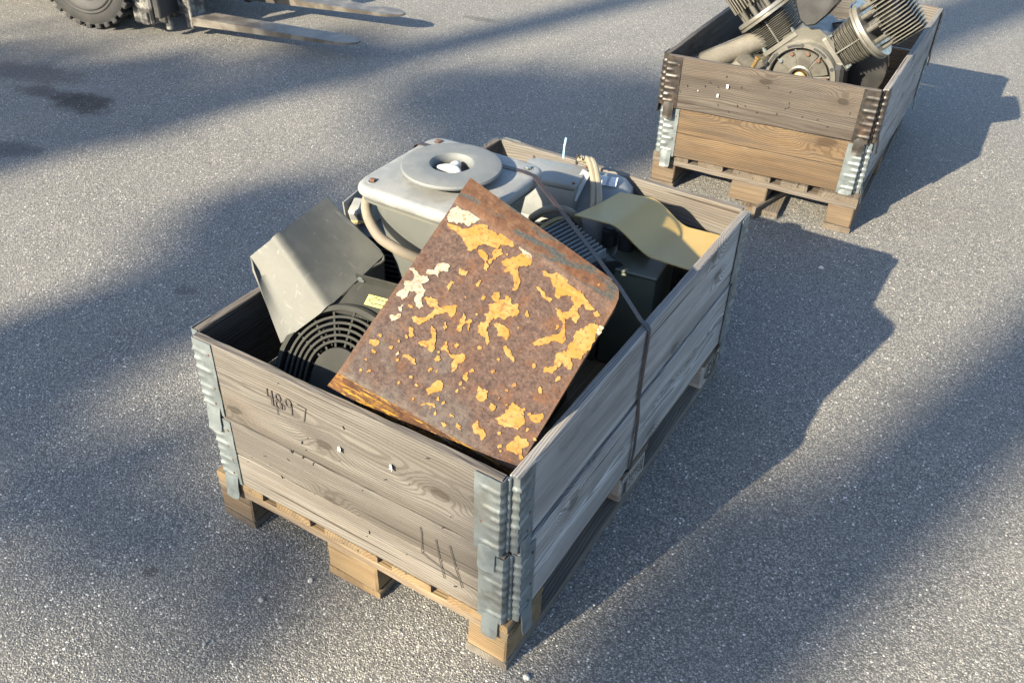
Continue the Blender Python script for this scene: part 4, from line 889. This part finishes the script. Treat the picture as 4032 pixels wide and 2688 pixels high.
# ------------------------------------------------------------------ green box with the yellow cover
GB = T(-.20, .98, .144)
GX = thing('green_box', 'dark green metal box half hidden below the bent yellow cover', 'metal box', GB)
gw = T(0, 0, 0) @ T(-.2, .95, 0) @ RZ(.10)
g = G().box((.012, 0, .297), (.135, .17, .300), .008, gw, 2); obj('case', g, M['dark_green'], GX, I4)
g = G().box((-.118, -.004, .292), (.115, .17, .294), .006, gw, 2); obj('side_case', g, M['dark_green'], GX, I4)
g = G().box((.012, -.0005, .449), (.139, .174, .010), .003, gw); obj('cap', g, M['dark_green'], GX, I4)
obj('bolt', G().lathe([(.007, 0), (.007, .006), (.005, .007)], 6, T(-.035, -.089, .425) @ RX(math.pi / 2)), M['dark_iron'], GX, gw)
for k, (x, y) in enumerate(((-.04, .02), (.0, .04), (-.09, .03))):
    obj('terminal', G().lathe([(.022, .45), (.022, .492), (.015, .497), (.015, .50)], 18, T(x, y, 0)), M['black'], GX, gw)
YC = T(-.2, .97, .50)
g = G(); rows = []
for j in range(13):
    v = j / 12; row = []
    for i in range(29):
        u = i / 28; x = -.352 + .338 * u; s_ = min(1, max(0, (u - .28) / .38)); s_ = s_ * s_ * (3 - 2 * s_)
        y = .868 + .018 * u + .178 * v + .026 * u * v - .0 ; z = .560 - .062 * s_ + .004 * math.sin(u * 3.1) + .003 * (v - .5) ** 2 * 4
        if j in (0, 12):   # rounded corners
            if u > .93: y += (.012 if j == 0 else -.012) * ((u - .93) / .07) ** 2
        x += .042 * v * (1 - u)
        row.append((x, y, z))
    rows.append(row)
g.sheet(rows, .003)
tag(obj('bent_cover', g, M['olive_lid'], None), 'dull yellow S-bent sheet metal cover lying over the dark green box', 'metal cover')
WORLD[bpy.data.objects['bent_cover']] = I4

# ------------------------------------------------------------------ steel strap round the load
SP = smooth([(-.806, .70, .20), (-.806, .705, .50), (-.804, .700, .546)], 3) + [Vector((-.63, .592, .785)), Vector((-.617, .586, .7915))] + [Vector((x, .586 + .003 * q, .7925)) for q, x in enumerate((-.56, -.48, -.40, -.345))] + [Vector((-.322, .596, .789)), Vector((-.305, .591, .780))]
SP += [Vector((-.23, .585, .720)), Vector((-.15, .578, .656)), Vector((-.08, .570, .600)), Vector((-.024, .562, .5475)), Vector((-.006, .554, .5455)), Vector((.0045, .548, .540)), Vector((.0055, .546, .50)), Vector((.0055, .542, .35)), Vector((.012, .538, .30)), Vector((.0145, .535, .2)), Vector((.012, .531, .144)), Vector((-.01, .530, .118)), Vector((-.10, .53, .112))]
g = G(); rings = []
for i, p in enumerate(SP):
    t_ = (SP[min(i + 1, len(SP) - 1)] - SP[max(i - 1, 0)]).normalized(); a = Vector((0, 1, 0)); a = (a - t_ * a.dot(t_)).normalized(); b = a.cross(t_)
    rings.append([tuple(p + a * sx * .0068 + b * sy * .0007) for sx, sy in ((-1, -1), (1, -1), (1, 1), (-1, 1))])
g.rings(rings)
tag(obj('steel_strap', g, M['strap'], None, None, 25), 'rusty steel strap over the square lid, under the rusty plate and down the side boards', 'strap')

# ------------------------------------------------------------------ compressor pump in the far crate
def BW(x, y, z): return B @ T(x, y, z)
CP = thing('compressor_pump', 'bare aluminium twin cylinder compressor pump with V-set finned cylinders in the far crate', 'compressor', BW(-.36, .30, .144))
CZ = B @ T(-.362, .30, .432)                       # crank axis, local Y points into the crate
g = G().box((0, .11, -.02), (.21, .20, .27), .03, None, 2); g.box((0, .12, -.20), (.25, .22, .12), .015); obj('crankcase', g, M['alu'], CP, CZ)
g = G(); g.prism([(-.135, .0), (-.10, -.02), (.10, -.02), (.145, .02), (.09, .15), (.03, .185), (-.03, .185), (-.095, .14)], -.23, -.02, RX(math.pi / 2)); obj('crown', g, M['alu'], CP, CZ)
YF = RX(math.pi / 2)                               # local Z of a lathe points to -Y (towards the viewer)
g = G().ringloop([(.118, -.03), (.137, -.03), (.1385, .010), (.136, .016), (.120, .016), (.116, .010)], 56); fl_ = obj('cover_flange', g, M['alu_bright'], CP, CZ @ YF)
for a0 in (50, 95, 140, -20, 200):
    g = G().ringloop([(.123, .0155), (.132, .0155), (.132, .0175), (.123, .0175)], 10, None, rad(a0), rad(a0 + 26)); obj('flange_slot', g, M['dark_iron'], fl_, CZ @ YF)
g = G().lathe([(.118, -.04), (.118, -.032), (.116, -.03)], 44); obj('dark_recess', g, M['black'], CP, CZ @ YF)
g = G(); 
for a0 in (18, 62, 112, 152, -28, 195): g.ringloop([(.046, -.03), (.108, -.03), (.106, .002), (.048, .006)], 10, None, rad(a0), rad(a0 + (38 if a0 != 62 else 48)))
obj('cover_plate', g, M['alu'], CP, CZ @ YF)
for a in (12, 58, 110, 150, 192):
    g = G().box((.078, 0, -.004), (.07, .007, .014), .002, RZ(rad(a))); obj('rib', g, M['alu_bright'], CP, CZ @ YF)
g = G().ringloop([(.034, -.03), (.052, -.03), (.050, .012), (.044, .015), (.036, .010)], 36); obj('bearing_ring', g, M['alu'], CP, CZ @ YF)
g = G().lathe([(.026, -.02), (.026, .012), (.020, .016), (.012, .017), (.011, .006)], 28); obj('crank_shaft', g, M['brass'], CP, CZ @ YF)
g = G().lathe([(.036, -.025), (.034, -.012)], 28); obj('oil_seal', g, M['dark_iron'], CP, CZ @ YF)
for a, c in ((82, 'rust_dot'), (55, 'rust_dot'), (8, 'rust_dot'), (148, 'zinc'), (118, 'rust_dot')):
    P = CZ @ YF @ T(.097 * math.cos(rad(a)), .097 * math.sin(rad(a)), .002)
    obj('bolt', G().lathe([(.0085, 0), (.0085, .007), (.006, .009)], 6), M[c], CP, P, 20)
for a in (146, 28, 96):
    P = CZ @ YF @ T(.128 * math.cos(rad(a)), .128 * math.sin(rad(a)), .0155)
    obj('hole', G().lathe([(.0075, 0), (.0075, .0018)], 16), M['black'], fl_, P)
def rrect(a, b, r=.02, n=5):
    out = []
    for cx, cy, a0 in ((a - r, b - r, 0), (-a + r, b - r, 90), (-a + r, -b + r, 180), (a - r, -b + r, 270)):
        for i in range(n + 1):
            t = rad(a0 + 90 * i / n); out.append((cx + r * math.cos(t), cy + r * math.sin(t)))
    return out
def cylinder(side, r_, base, pl_r, dy):
    ang = rad(45) * side
    CWm = CZ @ T(0, .10 + dy, 0) @ RY(ang)          # local Z up the cylinder, Y into the crate
    def part(nm, g, m, par=CP, an=35): return obj(nm, g, M[m], par, CWm, an)
    g = G(); g.prism(rrect(.078, .085, .012), .140, .156); g.prism(rrect(.060, .066, .012), .10, .140); part('cylinder_base', g, 'alu_bright')
    for sx in (-1, 1):
        for sy in (-1, 1):
            for k in range(1): obj('base_nut', G().lathe([(.008, .156), (.008, .165), (.005, .167), (.005, .176)], 6, T(sx * .066, sy * .07, 0)), M['zinc'], CP, CWm, 20)
    g = G().lathe([(.055, .15), (.055, .27)], 24); part('barrel', g, 'dark_iron')
    for k in range(13):
        z = .162 + k * .0074; q = .066 + .004 * (k % 2) + .001 * k
        g = G(); g.rings([[(x * s_, y * s_, zz) for x, y in rrect(q, q + .008, .03)] for s_, zz in ((.99, z), (1, z + .0006), (1, z + .0018), (.99, z + .0024))]); part('fin', g, 'alu')
    g = G().box((0, -.078, .205), (.006, .012, .10), .002); g.box((0, .078, .205), (.006, .012, .10), .002); part('fin_web', g, 'alu_bright')
    g = G().lathe([(pl_r * .93, .262), (pl_r, .264), (pl_r, .272), (pl_r * .96, .2735), (pl_r * .96, .2765), (pl_r, .278), (pl_r, .288), (pl_r * .985, .291), (pl_r * .80, .292)], 56); part('valve_plate', g, 'alu_bright')
    for k in range(10):
        a = 2 * math.pi * k / 10 + .2
        obj('stud', G().lathe([(.010, .29), (.010, .345)], 10, T(pl_r * .72 * math.cos(a), pl_r * .72 * math.sin(a), 0)), M['alu'], CP, CWm)
    g = G().lathe([(.045, .29), (.05, .36)], 24); part('head_core', g, 'dark_iron')
    for k in range(15):
        x = -.097 + k * .0138; hh = math.sqrt(max(.0016, .104 ** 2 - x * x))
        g = G(); n_ = 9
        pts = [(-hh + 2 * hh * i / n_, .335 + (.006 if i % 2 else 0)) for i in range(n_ + 1)] + [(hh, .41), (hh * .8, .445), (-hh * .8, .445), (-hh, .41)]
        g.prism(pts, -.0019, .0019, T(x, 0, 0) @ Matrix(((0, 0, 1, 0), (1, 0, 0, 0), (0, 1, 0, 0), (0, 0, 0, 1)))); part('head_fin', g, 'alu')
    g = G().lathe([(.072, .345), (.078, .35), (.078, .40), (.06, .41)], 28); part('head_block', g, 'alu')
cylinder(-1, .08, .14, .122, .0)
cylinder(1, .08, .14, .118, .0)
# dark guard hanging between the cylinders, sheave behind on the right
g = G(); rg = []
for y_, k in ((.0, .86), (.012, .97), (.03, 1.0), (.10, 1.0), (.12, .95), (.13, .8)):
    rg.append([(x * k, y_ , z * k) for x, z in [(-.095, .16), (-.092, .06), (-.078, .0), (-.05, -.055), (-.02, -.075), (.012, -.065), (.05, -.02), (.085, .04), (.105, .10), (.108, .16), (.06, .22), (-.05, .22)]])
g.rings(rg); obj('belt_guard', g, M['truck_black'], CP, CZ @ T(.005, -.03, .272), 50)
g = G().lathe([(.155, -.02), (.165, -.014), (.165, .014), (.155, .02)], 48); g.lathe([(.05, -.03), (.05, .03)], 24)
obj('sheave', g, M['truck_black'], CP, CZ @ T(.12, .17, .03) @ YF)
g = G().box((.135, .05, -.05), (.05, .12, .22), .012, RY(rad(-6))); obj('side_cover', g, M['truck_black'], CP, CZ)
# fittings in a clear plastic bag
r = random.Random(4); rows = []
for j in range(15):
    row = []
    for i in range(13):
        u, v = i / 12, j / 14
        row.append((-.71 + .22 * u + .02 * mnoise.noise(Vector((u * 4, v * 4, 1))), .20 + .30 * v + .03 * mnoise.noise(Vector((u * 3, v * 5, 4))), .36 + .17 * math.sin(u * 2.6) * (.5 + .5 * v) + .035 * mnoise.noise(Vector((u * 5, v * 5, 8))) + .012 * mnoise.noise(Vector((u * 15, v * 15, 2)))))
    rows.append(row)
g = G().sheet(rows, .001); tag(obj('plastic_bag', g, M['film'], None, B), 'crumpled clear plastic bag in the left of the far crate', 'plastic bag')
g = G().tube(smooth([(-.77, .18, .42), (-.66, .27, .475), (-.55, .36, .53)], 5), .043, 16); tag(obj('wrapped_roll', g, M['film'], None, B), 'film-wrapped pale roll lying in the left of the far crate', 'roll')
g = G().tube(smooth([(-.77, .185, .42), (-.66, .275, .475), (-.55, .365, .53)], 5), .034, 16); rl_ = obj('roll_core', g, M['hose'], bpy.data.objects['wrapped_roll'], B)
VW = B @ T(-.575, .22, .44)
VF = thing('valve_fitting', 'small brass valve fitting with a blue cap by the plastic bag', 'valve', VW)
obj('body', G().lathe([(.016, -.05), (.016, .0), (.02, .002), (.02, .02), (.012, .024), (.012, .045)], 12, RX(rad(70))), M['dark_iron'], VF, VW)
obj('nut', G().lathe([(.018, 0), (.018, .018)], 6, T(.035, 0, .0) @ RY(rad(40))), M['brass'], VF, VW)
obj('stem', G().lathe([(.008, 0), (.008, .05), (.011, .052), (.011, .06)], 10, T(.04, 0, .01) @ RY(rad(20))), M['brass'], VF, VW)
obj('blue_cap', G().lathe([(.012, 0), (.0125, .003), (.0125, .018), (.010, .020)], 14, T(.0, -.022, -.002) @ RX(rad(60))), M['blue'], VF, VW)
# paper scraps and staples on the far crate, a split batten by the middle block
for k, (x, z, s_) in enumerate(((-.545, .465, .008), (-.575, .425, .007), (-.65, .43, .003))):
    rr = random.Random(k + 20)
    g = G().sheet([[((i - 1) * s_ * .6 + rr.uniform(-.1, .1) * s_, -.002 - rr.uniform(0, .4) * s_, (j - 1) * s_ * .9) for i in range(3)] for j in range(3)], .0006)
    obj('paper_scrap', g, M['paper'], CB2, B @ T(x, -.052 + .094 * (x + .8) - .003, z))
for k in range(22):
    x = RND.uniform(-.72, -.1); z = RND.uniform(.37, .50)
    obj('staple', G().box((0, 0, 0), (.002, .003, .008), 0), M['dark_iron'], CB2, B @ T(x, -.052 + .094 * (x + .8) - .002, z) @ RY(RND.uniform(-.7, .7)))
g = board(.30, .045, .020, 91, .004, 16, .004, None, .01)
tag(obj('wood_batten', g, M['pallet_old'], None, B @ T(-.315, .07, .0225) @ RZ(rad(76))), 'short split batten on the ground beside the middle block of the far pallet', 'batten')

# ------------------------------------------------------------------ forklift truck
FD = math.atan2(.18, .98)
FT = T(-3.48, 2.385, 0) @ RZ(FD)                   # local X along the forks, Y across the truck
FK = thing('forklift', 'black forklift truck with lowered forks and a chunky tyre at the upper left', 'forklift', FT)
def fork(y0):
    g = G(); L = .985; rings = []
    for x, th, wd in ((-.005, .046, .125), (.05, .044, .125), (.5, .030, .125), (.88, .016, .125), (.945, .012, .095), (.975, .010, .05), (.985, .009, .03)):
        y = .0625; zt = .109 - .004 * max(0, x)
        rings.append([(x, y0 + y - wd / 2, zt), (x, y0 + y + wd / 2, zt), (x, y0 + y + wd / 2 - .003, zt - th), (x, y0 + y - wd / 2 + .003, zt - th)])
    g.rings(rings); f = obj('fork', g, M['fork_steel'], FK, FT, 25)
    g = G().box((-.022, y0 + .0625, .33), (.044, .125, .56), .004); obj('fork_shank', g, M['truck_worn'], f, FT)
    for z in (.16, .42):
        g = G().box((-.07, y0 + .0625, z), (.06, .10, .09), .006); obj('fork_hook', g, M['truck_worn'], f, FT)
fork(.0); fork(.525)
for z in (.18, .48):
    g = G().box((-.105, .35, z), (.04, .98, .11), .006); obj('carriage_bar', g, M['truck_black'], FK, FT)
for y in (.08, .62):
    g = G().box((-.20, y, 1.1), (.12, .075, 2.05), .008); obj('mast_rail', g, M['truck_black'], FK, FT)
g = G().box((-.20, .35, 2.08), (.10, .62, .09), .006); g.box((-.20, .35, .50), (.06, .5, .12), .006); obj('mast_crossbar', g, M['truck_black'], FK, FT)
g = G().box((-.27, -.02, .135), (.13, .10, .16), .01); g.box((-.25, -.06, .09), (.05, .04, .07), .006); obj('step_bracket', g, M['truck_worn'], FK, FT)
g = G().box((-.15, -.03, .12), (.05, .06, .09), .006); g.lathe([(.02, .04), (.02, .16)], 12, T(-.13, -.03, 0)); obj('tilt_pin', g, M['truck_worn'], FK, FT)
g = G().box((-1.45, .36, .50), (2.0, .66, .62), .04, None, 2); g.box((-2.2, .36, .62), (.5, .86, .8), .10, None, 3); obj('body', g, M['truck_black'], FK, FT)
g = G().box((-.9, .36, .24), (1.0, .5, .2), .02); obj('axle_housing', g, M['truck_black'], FK, FT)
def tyre(x, y, R, wd):
    P = FT @ T(x, y, R) @ RX(math.pi / 2)
    g = G(); h = wd / 2
    g.ringloop([(R * .55, -h * .8), (R * .62, -h * .95), (R * .86, -h), (R * .93, -h * .93), (R * .945, -h * .8), (R * .945, h * .8), (R * .93, h * .93), (R * .86, h), (R * .62, h * .95), (R * .55, h * .8)], 64)
    for k in (.66, .72): g.ringloop([(R * k, h * .96), (R * (k + .02), h * 1.025), (R * (k + .04), h * .98)], 64)
    t = obj('tyre', g, M['rubber'], FK, P, 40)
    g = G()
    for k in range(30):
        for sd in (-1, 1):
            a = 2 * math.pi * (k + (.25 if sd > 0 else .75)) / 30
            g.box((R * .955, 0, sd * h * .52), (R * .095, R * .115, h * .92), .006, RZ(a))
    obj('tread_lugs', g, M['rubber'], t, P)
    g = G().lathe([(R * .56, -h * .5), (R * .56, h * .45), (R * .50, h * .55), (R * .47, h * .25), (R * .30, h * .2), (R * .22, h * .5), (R * .12, h * .55)], 40); rm = obj('rim', g, M['truck_black'], t, P)
    for k in range(6):
        a = 2 * math.pi * k / 6; obj('wheel_nut', G().lathe([(.014, h * .2), (.014, h * .38), (.009, h * .42)], 6, T(R * .37 * math.cos(a), R * .37 * math.sin(a), 0)), M['truck_worn'], t, P)
tyre(-.60, -.02, .33, .21); tyre(-.60, .76, .33, .21); tyre(-2.0, .02, .25, .18); tyre(-2.0, .72, .25, .18)

# ------------------------------------------------------------------ a few stones on the asphalt
PEB = [(-.546, -.143, .0062, 'stone_dark', 'grey stone on the asphalt left of the middle block of the near pallet'),
       (-.49, -.046, .0058, 'stone', 'pale stone on the asphalt just in front of the middle block of the near pallet'),
       (.044, .008, .0065, 'stone', 'white stone at the very bottom edge, below the near corner of the pallet'),
       (.099, 1.949, .008, 'stone', 'white stone beside the right front block of the far pallet'),
       (-.566, -.289, .0045, 'stone_dark', 'dark pebble alone at the lower left, nearest the bottom edge')]
for k, (x, y, s_, m, lb) in enumerate(PEB):
    g = G(); bmesh.ops.create_icosphere(g.b, subdivisions=2, radius=s_)
    for v in g.b.verts: v.co = Vector((v.co.x * 1.2, v.co.y, v.co.z * .8)) * (1 + .35 * mnoise.noise(v.co * 130 + Vector((k * 5, 0, 0))))
    tag(obj('pebble', g, M[m], None, T(x, y, s_ * .55) @ RZ(k * 1.3), 0), lb, 'stone', 'loose stones on the asphalt')

# ------------------------------------------------------------------ pines behind the camera whose trunks and boughs shade the yard
def pine(wc, yb, r_top, r_bot, H, label, boughs, lean=0.):
    """wc: where the trunk's shadow runs (x - .315 y); yb: how far behind the camera it stands"""
    x0 = wc + .315 * yb; W = T(x0, yb, 0); t = thing('pine_tree', label, 'tree', W, 'pines at the edge of the yard')
    g = G(); n = 26; r = random.Random(int(abs(wc) * 100))
    pts = []; rr = []
    for i in range(n + 1):
        z = H * i / n; f = i / n
        pts.append((lean * f + .03 * math.sin(z * .6 + wc), 0, z)); rr.append(r_bot + (r_top - r_bot) * f)
    g.tube(pts, rr, 12, W); obj('trunk', g, M['bark'], t, I4)
    gb = G(); gl = G()
    for (z, dx, dy, ln, dens, dz) in boughs:
        a = Vector((pts[min(n, int(z / H * n))][0], 0, z)); b = a + Vector((dx, dy, dz))
        gb.tube([a, a.lerp(b, .5) + Vector((0, 0, -.04 * ln)), b], [.05, .03, .008], 6, W)
        for k in range(int(dens)):
            q = r.uniform(.15, 1.1); p = a.lerp(b, q) + Vector((r.gauss(0, ln), r.gauss(0, ln), r.gauss(0, ln * .6)))
            m = W @ T(*p) @ Matrix.Rotation(r.uniform(0, 6.28), 4, Vector((r.uniform(-1, 1), r.uniform(-1, 1), r.uniform(-1, 1))).normalized())
            s_ = r.uniform(.05, .13)
            gl.face(gl.vs([(-s_, -s_ * .35, 0), (s_, -s_ * .35, .01), (s_, s_ * .35, 0), (-s_, s_ * .35, .01)], m))
    obj('branch', gb, M['bark'], t, I4)
    lv = obj('foliage', gl, M['leaf'], t, I4, 0)
    return t
# a bough at height z shades the ground at y = yb + z/.544
pine(-3.26, -20., .13, .19, 17., 'tall pine behind the camera, shading the yard by the forklift',
     [(11.2, -.5, .2, .16, 260, .0), (11.7, -.6, .1, .15, 260, .1), (12.2, -.35, .1, .12, 160, .1), (11.6, -1.3, .1, .18, 240, .0), (16, -.8, 0, .4, 300, .2), (16.3, .8, .3, .4, 300, .2)])
pine(-1.74, -21., .26, .32, 16., 'stout pine behind the camera, shading the asphalt left of the near crate',
     [(11.9, -.45, .1, .10, 200, .1), (12.6, -.9, .2, .16, 330, .1), (13.0, -.7, -.1, .18, 330, .0), (11.35, 1.25, 0, .10, 150, .0), (15.7, -.8, 0, .4, 300, .2)])
pine(.245, -21., .185, .22, 18., 'slender pine behind the camera, shading the asphalt right of the near crate',
     [(11.5, -.15, .1, .05, 80, .0), (11.7, -.15, .1, .05, 60, .0), (13.5, .8, .2, .18, 260, .1), (14.2, .8, .1, .25, 300, .2), (15.4, .8, .3, .4, 300, .2)])
